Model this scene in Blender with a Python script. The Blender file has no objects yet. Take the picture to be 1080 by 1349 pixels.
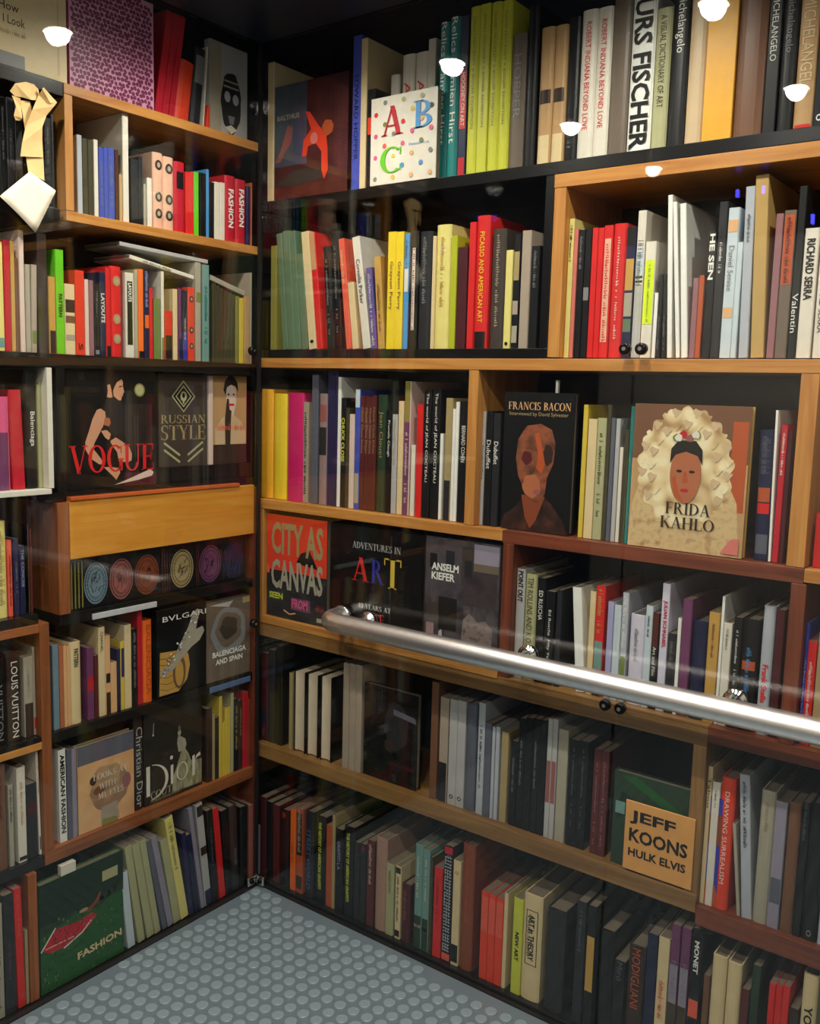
import bpy, bmesh, math, random
from mathutils import Vector, Matrix
random.seed(7)
SC = bpy.context.scene
COL = SC.collection

# ------------------------------------------------------------------ camera
cam_data = bpy.data.cameras.new('camera')
cam_data.sensor_fit = 'VERTICAL'
cam_data.sensor_height = 36.0
cam_data.lens = 32.75
cam_data.clip_start = 0.02
cam = bpy.data.objects.new('camera', cam_data)
COL.objects.link(cam)
yaw, pit, rol = -0.63963639, -0.13000693, 0.02730297
fwd = Vector((math.sin(yaw) * math.cos(pit), math.cos(yaw) * math.cos(pit), math.sin(pit)))
rgt = Vector((math.cos(yaw), -math.sin(yaw), 0))
upv = rgt.cross(fwd)
R2 = rgt * math.cos(rol) + upv * math.sin(rol)
U2 = -rgt * math.sin(rol) + upv * math.cos(rol)
m = Matrix((R2, U2, -fwd)).transposed().to_4x4()
m.translation = Vector((2.00411475, -1.93623533, 1.55))
cam.matrix_world = m
SC.camera = cam

# ------------------------------------------------------------------ world and exposure
world = bpy.data.worlds.new('world')
SC.world = world
world.use_nodes = True
wb = world.node_tree.nodes['Background']
wb.inputs['Color'].default_value = (0.75, 0.82, 1.0, 1)
wb.inputs['Strength'].default_value = 0.04
SC.view_settings.view_transform = 'Standard'
SC.view_settings.look = 'None'
SC.view_settings.gamma = 1.0
SC.view_settings.exposure = 0.0
SC.view_settings.use_curve_mapping = False
SC.cycles.use_denoising = True
SC.cycles.max_bounces = 10
SC.cycles.transparent_max_bounces = 24
SC.cycles.caustics_reflective = False
SC.cycles.caustics_refractive = False

LAMP_POWER = 58.0          # each ceiling downlight
LAMP_COLOR = (1.0, 0.90, 0.78)
CEIL = 2.50

ROWS = [
('t0','b',2.075,0.040,'top row, handrail wall',[
 (-0.012,0.0239,0.384,0.0,'cream',dict()),
 (0.306,0.0279,0.395,0.0,'blue',dict(t='EDWARD HOPPER',tc='ink',ta=(0.25, 0.8))),
 (0.334,0.0211,0.383,0.0,'cream',dict()),
 (0.359,0.0274,0.252,0.0,'black',dict(b=[(0.55, 0.72, 'vermilion')])),
 (0.384,0.0300,0.300,0.0,'offwhite',dict(dp=0.1)),
 (0.423,0.0401,0.343,0.0,'offwhite',dict(t='A',tc='red',ta=(0.2, 0.3),dp=0.1)),
 (0.466,0.0410,0.341,0.0,'offwhite',dict(t='A',tc='red',ta=(0.2, 0.3),dp=0.1)),
 (0.508,0.0240,0.367,0.0,'offwhite',dict(dp=0.1)),
 (0.585,0.0294,0.372,0.0,'teal',dict(t='Relics Damien Hirst',tc='white',ta=(0, 0.78))),
 (0.615,0.0314,0.378,0.0,'teal',dict(t='Relics Damien Hirst',tc='white',ta=(0, 0.78))),
 (0.650,0.0214,0.375,0.0,'navy',dict(t='HOCKNEY ON ART',tc='white',b=[(0.3, 0.66, 'red'), (0, 0.12, 'crimson')],ta=(0.35, 0.68))),
 (0.673,0.0305,0.390,0.0,'lime',dict(t='DAVID HOCKNEY A BIGGER EXHIBITION',tc='olive',ta=(0.06, 0.72),ts=0.24)),
 (0.704,0.0277,0.390,0.0,'lime',dict(t='DAVID HOCKNEY A BIGGER EXHIBITION',tc='olive',ta=(0.06, 0.72),ts=0.24)),
 (0.733,0.0288,0.388,0.0,'lime',dict(t='DAVID HOCKNEY A BIGGER EXHIBITION',tc='olive',ta=(0.06, 0.72),ts=0.24)),
 (0.762,0.0291,0.386,0.0,'lime',dict(t='DAVID HOCKNEY A BIGGER EXHIBITION',tc='olive',ta=(0.06, 0.72),ts=0.24)),
 (0.794,0.0380,0.305,0.0,'taupe',dict(t='HOPPER',tc='grey',ta=(0.15, 0.62))),
 (0.835,0.0287,0.359,0.0,'black',dict()),
 (0.871,0.0346,0.304,0.0,'tan',dict(b=[(0.0, 0.22, 'cream'), (0.45, 0.55, 'espresso')])),
 (0.907,0.0325,0.302,0.0,'tan',dict(b=[(0.0, 0.22, 'cream'), (0.45, 0.55, 'espresso')])),
 (0.942,0.0305,0.312,0.0,'black',dict(t='~',tc='grey',ta=(0.7, 0.9))),
 (0.974,0.0374,0.320,0.0,'offwhite',dict(t='ROBERT INDIANA BEYOND LOVE',tc='red',ta=(0.08, 0.8),ts=0.34)),
 (1.012,0.0360,0.318,0.0,'offwhite',dict(t='ROBERT INDIANA BEYOND LOVE',tc='red',ta=(0.08, 0.8),ts=0.34)),
 (1.050,0.0429,0.329,0.0,'taupe',dict()),
 (1.095,0.0537,0.329,0.0,'white',dict(t='URS FISCHER',tc='black',ta=(0.04, 0.98),ts=0.78,bold=1)),
 (1.150,0.0344,0.288,0.0,'sage',dict(t='A VISUAL DICTIONARY OF ART',tc='darkolive',ta=(0.05, 0.7),ts=0.4)),
 (1.186,0.0367,0.328,0.0,'black',dict(t='Michelangelo',tc='white',ta=(0.05, 0.42),ts=0.6)),
 (1.225,0.0370,0.319,0.0,'beige',dict()),
 (1.263,0.0610,0.313,0.0,'amber',dict(k='slipcase')),
 (1.327,0.0565,0.294,0.0,'brown',dict()),
 (1.386,0.0245,0.279,0.0,'black',dict(t='MICHELANGELO',tc='white',ta=(0.05, 0.5),ts=0.5)),
 (1.413,0.0293,0.273,0.0,'black',dict(t='Michelangelo',tc='grey',ta=(0.05, 0.45),ts=0.5)),
 (1.445,0.0369,0.260,0.0,'tan',dict(t='MICHELANGELO',tc='cream',ta=(0.05, 0.75),ts=0.6,b=[(0, 0.04, 'red')])),
 (1.483,0.0221,0.253,0.0,'black',dict(t='o',tc='white',ta=(0.9, 0.95)))]),
('t1','b',1.656,0.040,'second row, handrail wall',[
 (0.005,0.0225,0.297,0.0,'olive',dict()),
 (0.057,0.0209,0.330,-5.5,'greygreen',dict()),
 (0.079,0.0258,0.335,-5.0,'greygreen',dict()),
 (0.105,0.0233,0.333,-5.0,'greygreen',dict()),
 (0.132,0.0241,0.268,-5.6,'greygreen',dict()),
 (0.160,0.0281,0.328,-6.4,'cream',dict(t='.',tc='ink',ta=(0.92, 0.95))),
 (0.191,0.0213,0.324,-6.6,'red',dict(b=[(0.68, 1, 'tan')])),
 (0.227,0.0293,0.281,-4.8,'black',dict(t='~',tc='grey',ts=0.3,ta=(0.1, 0.85))),
 (0.259,0.0244,0.320,-4.0,'black',dict(t='~',tc='grey',ts=0.3,ta=(0.1, 0.85))),
 (0.300,0.0199,0.299,-7.0,'coral',dict(t='~',tc='cream',ts=0.5,ta=(0.1, 0.4))),
 (0.322,0.0211,0.180,-7.2,'cream',dict()),
 (0.360,0.0266,0.301,-9.1,'offwhite',dict(t='Cornelia Parker',tc='charcoal',ta=(0.2, 0.6),ts=0.5)),
 (0.389,0.0195,0.216,-6.8,'violet',dict(t='~',tc='offwhite',ta=(0.08, 0.95))),
 (0.412,0.0222,0.243,-5.1,'ochre',dict(t='~',tc='brown',ta=(0.3, 0.8),ts=0.4)),
 (0.438,0.0257,0.303,0.0,'yellow',dict(t='Grayson Perry',tc='brown',ta=(0.25, 0.66),ts=0.5)),
 (0.464,0.0263,0.301,0.0,'yellow',dict(t='Grayson Perry',tc='brown',ta=(0.25, 0.66),ts=0.5)),
 (0.493,0.0158,0.294,0.0,'skyblue',dict(b=[(0.5, 0.7, 'offwhite')],t='~',tc='navy',ta=(0.05, 0.3))),
 (0.511,0.0275,0.299,0.0,'black',dict(b=[(0.16, 0.86, 'rosewhite')],bw=0.34,t='~',tc='ink',ta=(0.15, 0.83),ts=0.2)),
 (0.541,0.0370,0.296,0.0,'charcoal',dict(t='~',tc='grey',ts=0.35,ta=(0.05, 0.6))),
 (0.583,0.0098,0.282,0.0,'cream',dict()),
 (0.593,0.0439,0.308,0.0,'paleyellow',dict(t='~',tc='ochre',ts=0.3,ta=(0.1, 0.65))),
 (0.640,0.0181,0.278,0.0,'chartreuse',dict()),
 (0.661,0.0281,0.249,0.0,'maroon',dict()),
 (0.694,0.0176,0.307,0.0,'red',dict()),
 (0.713,0.0380,0.320,0.0,'red',dict(k='hardback',t='PICASSO AND AMERICAN ART',tc='yellow',ta=(0.12, 0.8),ts=0.36,b=[(0, 0.13, 'black')])),
 (0.760,0.0379,0.285,0.0,'darktaupe',dict(t='~',tc='greige',ts=0.25,ta=(0.05, 0.8))),
 (0.801,0.0191,0.233,0.0,'paleyellow',dict(t='.',tc='ink',ta=(0.93, 0.97))),
 (0.823,0.0173,0.268,0.0,'black',dict(b=[(0.05, 0.2, 'stone'), (0.3, 0.42, 'greige'), (0.6, 0.85, 'khaki')])),
 (0.844,0.0248,0.275,0.0,'greige',dict()),
 (0.871,0.0222,0.238,0.0,'black',dict(t='~',tc='grey',ts=0.4,ta=(0.05, 0.4))),
 (0.967,0.0123,0.314,0.0,'paleyellow',dict(t='~',tc='ink',ts=0.55,ta=(0.05, 0.3),zb=1.634)),
 (0.981,0.0089,0.291,0.0,'salmon',dict(zb=1.634)),
 (0.992,0.0157,0.287,0.0,'black',dict(t='~',tc='grey',ta=(0.05, 0.3),zb=1.634)),
 (1.009,0.0156,0.288,0.0,'black',dict(b=[(0.45, 0.55, 'grey')],zb=1.634)),
 (1.026,0.0141,0.289,0.0,'red',dict(zb=1.634)),
 (1.041,0.0133,0.288,0.0,'red',dict(zb=1.634)),
 (1.055,0.0211,0.292,0.0,'red',dict(b=[(0.12, 0.9, 'blush')],bw=0.7,t='~',tc='red',ta=(0.14, 0.86),ts=0.4,zb=1.634)),
 (1.077,0.0311,0.294,0.0,'red',dict(t='~',tc='rosewhite',ta=(0.1, 0.85),ts=0.2,zb=1.634)),
 (1.110,0.0211,0.284,0.0,'navy',dict(b=[(0.52, 0.76, 'ochre'), (0.32, 0.5, 'stone'), (0.2, 0.3, 'greygreen'), (0.86, 1, 'black')],zb=1.634)),
 (1.134,0.0189,0.317,0.0,'offwhite',dict(t='~',tc='slate',ta=(0.2, 0.5),ts=0.7,b=[(0.56, 0.75, 'ice'), (0.545, 0.56, 'ink'), (0.515, 0.53, 'ink'), (0, 0.5, 'lightgrey')],zb=1.634)),
 (1.155,0.0242,0.250,0.0,'offwhite',dict(b=[(0.29, 0.84, 'limebright')],t='~',tc='olivegreen',ta=(0.2, 0.68),ts=0.22,zb=1.634)),
 (1.182,0.0080,0.140,0.0,'white',dict(zb=1.634)),
 (1.192,0.0074,0.179,0.0,'black',dict(t='~',tc='grey',ta=(0.5, 0.9),zb=1.634)),
 (1.206,0.0080,0.179,-2.1,'black',dict(t='~',tc='grey',ta=(0.5, 0.9),zb=1.634)),
 (1.218,0.0104,0.344,-3.2,'white',dict(zb=1.634)),
 (1.238,0.0085,0.329,-4.8,'white',dict(zb=1.634)),
 (1.250,0.0136,0.324,-4.2,'white',dict(zb=1.634)),
 (1.266,0.0123,0.167,0.0,'mauve',dict(zb=1.634)),
 (1.279,0.0104,0.172,0.0,'rust',dict(zb=1.634)),
 (1.294,0.0161,0.261,0.0,'black',dict(t='HE SEN',tc='white',ta=(0.02, 0.38),ts=0.7,bold=1,zb=1.634)),
 (1.312,0.0176,0.319,0.0,'charcoal',dict(t='~',tc='white',ta=(0.25, 0.45),ts=0.4,zb=1.634)),
 (1.332,0.0224,0.305,0.0,'ice',dict(t='Daniel Senise',tc='grey',ta=(0.25, 0.55),ts=0.5,b=[(0.84, 0.92, 'peach'), (0.27, 0.34, 'peach')],zb=1.634)),
 (1.355,0.0107,0.235,0.0,'ice',dict(zb=1.634)),
 (1.372,0.0188,0.344,-1.4,'silver',dict(t='~',tc='charcoal',ts=0.4,ta=(0.16, 0.32),zb=1.634)),
 (1.397,0.0258,0.364,-2.4,'kraft',dict(k='slipcase',zb=1.634)),
 (1.428,0.0143,0.285,0.0,'mauve',dict(zb=1.634)),
 (1.444,0.0225,0.290,0.0,'taupe',dict(b=[(0.5, 0.97, 'rust')],t='~',tc='maroon',ta=(0.05, 0.48),ts=0.45,zb=1.634)),
 (1.469,0.0150,0.334,0.0,'black',dict(t='Valentin',tc='white',ta=(0.62, 0.85),ts=0.7,zb=1.634)),
 (1.486,0.0264,0.252,0.0,'offwhite',dict(t='RICHARD SERRA',tc='ink',ta=(0.08, 0.55),ts=0.6,bold=1,zb=1.634)),
 (1.517,0.0205,0.244,0.0,'offwhite',dict(t='RICHARD SERRA',tc='ink',ta=(0.3, 0.8),ts=0.5,zb=1.634))]),
('t2','b',1.216,0.045,'third row, handrail wall',[
 (-0.039,0.0502,0.325,0.0,'amber',dict()),
 (0.015,0.0518,0.313,0.0,'yellow',dict()),
 (0.071,0.0637,0.317,0.0,'magenta',dict()),
 (0.137,0.0191,0.291,0.0,'greige',dict(t='~',tc='charcoal',ta=(0.1, 0.9),ts=0.5)),
 (0.169,0.0239,0.370,0.0,'slate',dict()),
 (0.196,0.0320,0.317,0.0,'pinkgrey',dict(b=[(0.45, 0.7, 'charcoal'), (0.75, 0.9, 'rosebrown')])),
 (0.230,0.0133,0.380,0.0,'indigo',dict()),
 (0.244,0.0124,0.380,0.0,'indigo',dict()),
 (0.258,0.0091,0.379,0.0,'indigo',dict()),
 (0.268,0.0115,0.364,0.0,'white',dict()),
 (0.281,0.0171,0.307,0.0,'black',dict(t='CHUCK CLOSE',tc='limeyellow',ta=(0.18, 0.58),ts=0.7,bold=1)),
 (0.299,0.0113,0.280,0.0,'darkolive',dict()),
 (0.312,0.0185,0.263,0.0,'rosewhite',dict()),
 (0.332,0.0183,0.332,0.0,'blue',dict(b=[(0.85, 1, 'ice'), (0.05, 0.3, 'stone')])),
 (0.352,0.0134,0.315,0.0,'oxblood',dict(t='Chuck Close Prints',tc='khaki',ta=(0.1, 0.5))),
 (0.367,0.0133,0.314,0.0,'oxblood',dict(t='Chuck Close Prints',tc='khaki',ta=(0.1, 0.5))),
 (0.381,0.0125,0.313,0.0,'oxblood',dict(t='Chuck Close Prints',tc='khaki',ta=(0.1, 0.5))),
 (0.394,0.0124,0.317,0.0,'oxblood',dict(t='Chuck Close Prints',tc='khaki',ta=(0.1, 0.5))),
 (0.409,0.0314,0.319,0.0,'forest',dict(t='Jean Clouet',tc='khaki',ta=(0.14, 0.54),ts=0.5)),
 (0.442,0.0197,0.279,0.0,'black',dict(t='Prunella Clough',tc='white',ta=(0.1, 0.45),ts=0.45)),
 (0.463,0.0172,0.268,0.0,'lightgrey',dict(t='~',tc='stone',ta=(0.05, 0.5),ts=0.6)),
 (0.483,0.0171,0.304,0.0,'cream',dict()),
 (0.503,0.0198,0.356,0.0,'rosewhite',dict(t='~',tc='rosewhite',ta=(0.36, 0.9),ts=0.5,b=[(0, 0.7, 'plum'), (0.7, 1, 'olive')])),
 (0.528,0.0131,0.190,0.0,'offwhite',dict()),
 (0.545,0.0194,0.297,0.0,'red',dict()),
 (0.566,0.0235,0.337,0.0,'black',dict(t='The world of JEAN COCTEAU',tc='white',ta=(0.03, 0.72),ts=0.4)),
 (0.593,0.0260,0.338,0.0,'black',dict(t='The world of JEAN COCTEAU',tc='white',ta=(0.03, 0.72),ts=0.4)),
 (0.621,0.0084,0.224,0.0,'white',dict()),
 (0.636,0.0207,0.316,0.0,'khaki',dict(b=[(0, 0.33, 'charcoal')])),
 (0.658,0.0082,0.289,0.0,'white',dict()),
 (0.667,0.0102,0.307,0.0,'white',dict()),
 (0.679,0.0283,0.309,0.0,'black',dict(t='BERNARD COHEN',tc='white',ta=(0.2, 0.5),ts=0.4)),
 (0.749,0.0083,0.286,0.0,'lightgrey',dict(t='Dubuffet',tc='slate',ta=(0.3, 0.6),ts=0.5)),
 (0.760,0.0191,0.287,0.0,'black',dict(t='Dubuffet',tc='white',ta=(0.25, 0.5),ts=0.6)),
 (0.781,0.0199,0.283,0.0,'charcoal',dict(t='Dubuffet',tc='white',ta=(0.25, 0.45),ts=0.6)),
 (1.024,0.0114,0.311,0.0,'mustard',dict()),
 (1.038,0.0217,0.279,0.0,'cream',dict()),
 (1.061,0.0223,0.282,0.0,'sage',dict(t='~',tc='darkolive',ta=(0.1, 0.8),ts=0.4)),
 (1.085,0.0085,0.313,0.0,'darkolive',dict()),
 (1.095,0.0101,0.283,0.0,'slate',dict()),
 (1.107,0.0101,0.282,0.0,'lightgrey',dict()),
 (1.119,0.0083,0.218,0.0,'offwhite',dict()),
 (1.129,0.0108,0.258,0.0,'darkolive',dict()),
 (1.141,0.0090,0.311,0.0,'teal',dict()),
 (1.152,0.0123,0.282,0.0,'paleyellow',dict()),
 (1.431,0.0294,0.272,-1.0,'navy',dict(t='~',tc='slate',ta=(0.05, 0.33),ts=0.6,b=[(0.45, 0.56, 'rust'), (0.36, 0.44, 'red'), (0.05, 0.2, 'slate')])),
 (1.462,0.0048,0.313,-1.3,'white',dict()),
 (1.469,0.0126,0.284,0.0,'crimson',dict(t='~',tc='white',ta=(0.06, 0.36),ts=0.4)),
 (1.483,0.0081,0.274,0.0,'maroon',dict()),
 (1.549,0.0181,0.111,0.0,'red',dict())]),
('t3','b',0.845,0.040,'fourth row, handrail wall',[
 (0.869,0.0229,0.276,0.0,'lightgrey',dict(t='POINT OUT',tc='black',ta=(0.02, 0.3),ts=0.6,bold=1)),
 (0.893,0.0309,0.266,0.0,'sage',dict(t='TIM ROLLINS AND K.O.S.',tc='darkolive',ta=(0.03, 0.7),ts=0.5)),
 (0.927,0.0220,0.261,0.0,'black',dict(t='ED RUSCHA',tc='white',ta=(0.12, 0.4),ts=0.5)),
 (0.951,0.0250,0.232,0.0,'black',dict(t='Ed Ruscha  Fifty Years',tc='white',ta=(0.2, 0.8),ts=0.35)),
 (0.981,0.0140,0.239,0.0,'charcoal',dict()),
 (1.042,0.0231,0.252,-4.8,'white',dict()),
 (1.068,0.0142,0.249,0.0,'cream',dict()),
 (1.084,0.0218,0.265,0.0,'red',dict(t='~',tc='ochre',ta=(0.02, 0.42),ts=0.6,b=[(0.2, 0.5, 'seafoam'), (0, 0.2, 'charcoal')])),
 (1.114,0.0146,0.231,0.0,'lavender',dict()),
 (1.130,0.0175,0.226,0.0,'ice',dict()),
 (1.149,0.0151,0.258,0.0,'silver',dict(t='~',tc='white',ta=(0.03, 0.5),ts=0.6,b=[(0.1, 0.42, 'olivegreen')])),
 (1.170,0.0355,0.211,0.0,'lilac',dict(t='~',tc='grey',ta=(0.15, 0.5),ts=0.3)),
 (1.207,0.0160,0.237,0.0,'ice',dict(t='~',tc='charcoal',ta=(0.1, 0.3),ts=0.4)),
 (1.224,0.0152,0.223,0.0,'black',dict(t='Art and Film',tc='white',ta=(0.35, 0.65),ts=0.5,b=[(0.65, 1, 'oxblood')])),
 (1.242,0.0179,0.293,0.0,'lilac',dict(t='JULIAN SCHNABEL',tc='crimson',ta=(0.13, 0.5),ts=0.6,bold=1)),
 (1.262,0.0184,0.183,0.0,'charcoal',dict(t='~',tc='grey',ta=(0.1, 0.4),ts=0.5)),
 (1.282,0.0077,0.220,0.0,'white',dict()),
 (1.291,0.0208,0.266,0.0,'plum',dict()),
 (1.316,0.0314,0.221,0.0,'navy',dict()),
 (1.350,0.0235,0.246,0.0,'ochre',dict(t='~',tc='brown',ta=(0.1, 0.4),ts=0.3)),
 (1.376,0.0060,0.284,0.0,'white',dict()),
 (1.383,0.0178,0.228,0.0,'offwhite',dict(t='~',tc='grey',ta=(0.05, 0.25),ts=0.4)),
 (1.404,0.0176,0.244,0.0,'black',dict(t='~',tc='white',ta=(0.1, 0.6),ts=0.3)),
 (1.423,0.0333,0.243,0.0,'black',dict(t='~',tc='skyblue',ta=(0.25, 0.7),ts=0.3,b=[(0.55, 0.63, 'rust')])),
 (1.463,0.0238,0.278,0.0,'silver',dict(k='hardback',t='Frank Stella',tc='red',ta=(0.45, 0.75),ts=0.5,bold=1)),
 (1.490,0.0167,0.274,0.0,'maroon',dict()),
 (1.550,0.0060,0.257,0.0,'royal',dict(t='The Road to Van Eyck',tc='white',ta=(0.3, 0.75),ts=0.35)),
 (1.556,0.0169,0.220,0.0,'red',dict(t='~',tc='white',ta=(0.2, 0.7),ts=0.4)),
 (1.575,0.0264,0.246,0.0,'khaki',dict())]),
('t4','b',0.455,0.040,'fifth row, handrail wall',[
 (-0.024,0.0273,0.279,0.0,'maroon',dict(b=[(0.2, 0.35, 'navy')],t='~',tc='mauve',ta=(0.85, 0.95))),
 (0.007,0.0269,0.295,0.0,'charcoal',dict()),
 (0.040,0.0266,0.315,0.0,'black',dict()),
 (0.096,0.0130,0.239,0.0,'khaki',dict()),
 (0.118,0.0449,0.252,0.0,'black',dict(rev=1)),
 (0.171,0.0439,0.254,0.0,'black',dict(rev=1)),
 (0.225,0.0429,0.258,0.0,'black',dict(rev=1)),
 (0.311,0.0225,0.314,0.0,'greige',dict()),
 (0.335,0.0223,0.316,0.0,'greige',dict()),
 (0.358,0.0221,0.317,0.0,'greige',dict()),
 (0.623,0.0225,0.326,0.0,'brown',dict()),
 (0.652,0.0273,0.289,0.0,'greige',dict(b=[(0, 0.38, 'charcoal')])),
 (0.683,0.0252,0.290,0.0,'lightgrey',dict(t='o',tc='ink',ta=(0.9, 0.94))),
 (0.709,0.0249,0.292,0.0,'lightgrey',dict(t='o',tc='ink',ta=(0.9, 0.94))),
 (0.736,0.0303,0.290,0.0,'slate',dict()),
 (0.773,0.0202,0.301,0.0,'silver',dict(t='~',tc='charcoal',ta=(0.2, 0.75),ts=0.35)),
 (0.795,0.0192,0.252,0.0,'slate',dict()),
 (0.816,0.0087,0.246,0.0,'silver',dict()),
 (0.827,0.0110,0.249,0.0,'silver',dict()),
 (0.844,0.0203,0.240,0.0,'khaki',dict()),
 (0.872,0.0196,0.225,0.0,'black',dict(t='~',tc='grey',ta=(0.2, 0.6),ts=0.3)),
 (0.893,0.0194,0.288,0.0,'black',dict(t='~',tc='grey',ta=(0.2, 0.6),ts=0.3)),
 (0.913,0.0197,0.295,0.0,'black',dict()),
 (0.934,0.0186,0.297,0.0,'black',dict(t='~',tc='grey',ta=(0.2, 0.6),ts=0.3)),
 (0.953,0.0184,0.298,0.0,'black',dict()),
 (0.974,0.0133,0.306,0.0,'lightgrey',dict(b=[(0.3, 0.65, 'rosebrown')])),
 (0.988,0.0132,0.308,0.0,'lightgrey',dict(b=[(0.3, 0.65, 'rosebrown')])),
 (1.004,0.0265,0.287,0.0,'stone',dict()),
 (1.035,0.0249,0.269,0.0,'black',dict(t='~',tc='slate',ta=(0.05, 0.8),ts=0.2)),
 (1.060,0.0257,0.272,0.0,'black',dict(t='~',tc='slate',ta=(0.05, 0.8),ts=0.2)),
 (1.100,0.0186,0.261,0.0,'oxblood',dict(t='~',tc='mauve',ta=(0.1, 0.9),ts=0.3)),
 (1.119,0.0192,0.261,0.0,'oxblood',dict(t='~',tc='mauve',ta=(0.1, 0.9),ts=0.3))]),
('t5','b',0.430,0.035,'fifth row, handrail wall',[
 (1.373,0.0104,0.319,0.0,'cream',dict(t='Taboo',tc='darkolive',ta=(0.08, 0.3),ts=0.6)),
 (1.385,0.0174,0.287,0.0,'offwhite',dict(t='~',tc='charcoal',ta=(0.06, 0.2),ts=0.3)),
 (1.404,0.0298,0.303,0.0,'vermilion',dict(t='DRAWING SURREALISM',tc='offwhite',ta=(0.1, 0.8),ts=0.32)),
 (1.457,0.0071,0.206,-6.5,'stone',dict()),
 (1.467,0.0217,0.321,-4.7,'silver',dict(t='~',tc='charcoal',ta=(0.05, 0.5),ts=0.4)),
 (1.489,0.0300,0.298,0.0,'stone',dict(k='hardback',t='~',tc='khaki',ta=(0.08, 0.3),ts=0.3)),
 (1.520,0.0234,0.282,0.0,'lilacgrey',dict(b=[(0.2, 0.4, 'slate')])),
 (1.546,0.0247,0.287,0.0,'brown',dict(k='hardback')),
 (1.573,0.0148,0.296,0.0,'black',dict(t='~',tc='slate',ta=(0, 0.28),ts=0.4)),
 (1.589,0.0319,0.298,0.0,'black',dict(t='o',tc='grey',ta=(0.92, 0.97),ts=0.3)),
 (1.623,0.0116,0.290,0.0,'silver',dict())]),
('t6','b',0.012,0.030,'bottom row, handrail wall',[
 (-0.014,0.0261,0.263,0.0,'maroon',dict()),
 (0.014,0.0247,0.255,0.0,'black',dict()),
 (0.042,0.0266,0.253,0.0,'oxblood',dict()),
 (0.073,0.0350,0.246,0.0,'black',dict(t='*',tc='vermilion',ta=(0.02, 0.1),ts=0.5)),
 (0.117,0.0215,0.260,0.0,'orange',dict(t='~',tc='brown',ta=(0.4, 0.65),ts=0.4)),
 (0.143,0.0261,0.271,0.0,'rust',dict(b=[(0.45, 0.95, 'espresso'), (0.05, 0.2, 'espresso')],t='~',tc='stone',ta=(0.02, 0.5),ts=0.6)),
 (0.177,0.0341,0.272,0.0,'charcoal',dict(t='STREET WORLD',tc='slateblue',ta=(0.2, 0.9),ts=0.5)),
 (0.220,0.0401,0.271,0.0,'black',dict(t='THE HISTORY OF AMERICAN GRAFFITI',tc='limeyellow',ta=(0.06, 0.84),ts=0.3,bold=1)),
 (0.265,0.0213,0.256,0.0,'rust',dict()),
 (0.287,0.0116,0.291,0.0,'khaki',dict()),
 (0.301,0.0279,0.257,0.0,'black',dict(t='GRAFFITI L.A.',tc='lavender',ta=(0.15, 0.5),ts=0.4)),
 (0.331,0.0382,0.273,0.0,'black',dict(t='THE HISTORY OF AMERICAN GRAFFITI',tc='limeyellow',ta=(0.06, 0.84),ts=0.3,bold=1)),
 (0.374,0.0193,0.238,0.0,'charcoal',dict()),
 (0.396,0.0210,0.240,0.0,'charcoal',dict(t='*',tc='crimson',ta=(0.02, 0.1),ts=0.6)),
 (0.421,0.0269,0.260,0.0,'oxblood',dict(t='~',tc='rosewhite',ta=(0.05, 0.5),ts=0.4,bold=1)),
 (0.451,0.0400,0.277,0.0,'rosebeige',dict()),
 (0.493,0.0267,0.214,0.0,'sage',dict(t='~',tc='olive',ta=(0.1, 0.4),ts=0.4)),
 (0.526,0.0188,0.217,0.0,'cream',dict(t='~',tc='charcoal',ta=(0.15, 0.75),ts=0.4,b=[(0.03, 0.12, 'ink'), (0.9, 0.98, 'charcoal')])),
 (0.547,0.0298,0.171,0.0,'maroon',dict(t='~',tc='rosebrown',ta=(0.1, 0.6),ts=0.4)),
 (0.589,0.0286,0.300,0.0,'seafoam',dict(b=[(0.0, 0.32, 'forest'), (0.2, 0.23, 'offwhite')],t='~',tc='offwhite',ta=(0.1, 0.5),ts=0.3)),
 (0.619,0.0222,0.297,0.0,'seafoam',dict(b=[(0.0, 0.32, 'forest'), (0.2, 0.23, 'offwhite')],t='~',tc='offwhite',ta=(0.1, 0.5),ts=0.3)),
 (0.642,0.0095,0.281,0.0,'darkolive',dict()),
 (0.657,0.0265,0.259,0.0,'red',dict(t='~',tc='oxblood',ta=(0.1, 0.6),ts=0.3)),
 (0.688,0.0279,0.332,0.0,'black',dict(maze='silver',b=[(0.01, 0.07, 'coral'), (0.93, 0.99, 'crimson')])),
 (0.718,0.0235,0.299,0.0,'cream',dict(b=[(0.03, 0.2, 'ink')],t='o',tc='rust',ta=(0.1, 0.13))),
 (0.745,0.0373,0.353,0.0,'sienna',dict(k='hardback',t='~',tc='rust',ta=(0.1, 0.6),ts=0.3)),
 (0.809,0.0220,0.244,0.0,'vermilion',dict(b=[(0.55, 0.95, 'coral')])),
 (0.832,0.0207,0.244,0.0,'vermilion',dict(b=[(0.55, 0.95, 'coral')])),
 (0.854,0.0226,0.243,0.0,'vermilion',dict(b=[(0.55, 0.95, 'coral')])),
 (0.878,0.0112,0.263,0.0,'cream',dict()),
 (0.906,0.0272,0.262,0.0,'limeyellow',dict(t='NEW ART',tc='ink',ta=(0.35, 0.65),ts=0.4,bold=1)),
 (0.934,0.0529,0.284,0.0,'cream',dict(k='hardback',t='ART in THEORY',tc='black',ta=(0.18, 0.62),ts=0.3,bold=1,box=1))]),
('t7','b',0.012,0.030,'bottom row, handrail wall',[
 (1.001,0.0508,0.270,0.0,'charcoal',dict()),
 (1.082,0.0241,0.318,0.0,'charcoal',dict(t='~',tc='slate',ta=(0.05, 0.4),ts=0.4)),
 (1.111,0.0222,0.317,0.0,'black',dict(b=[(0.3, 0.75, 'ochre')])),
 (1.143,0.0383,0.268,0.0,'black',dict()),
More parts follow.
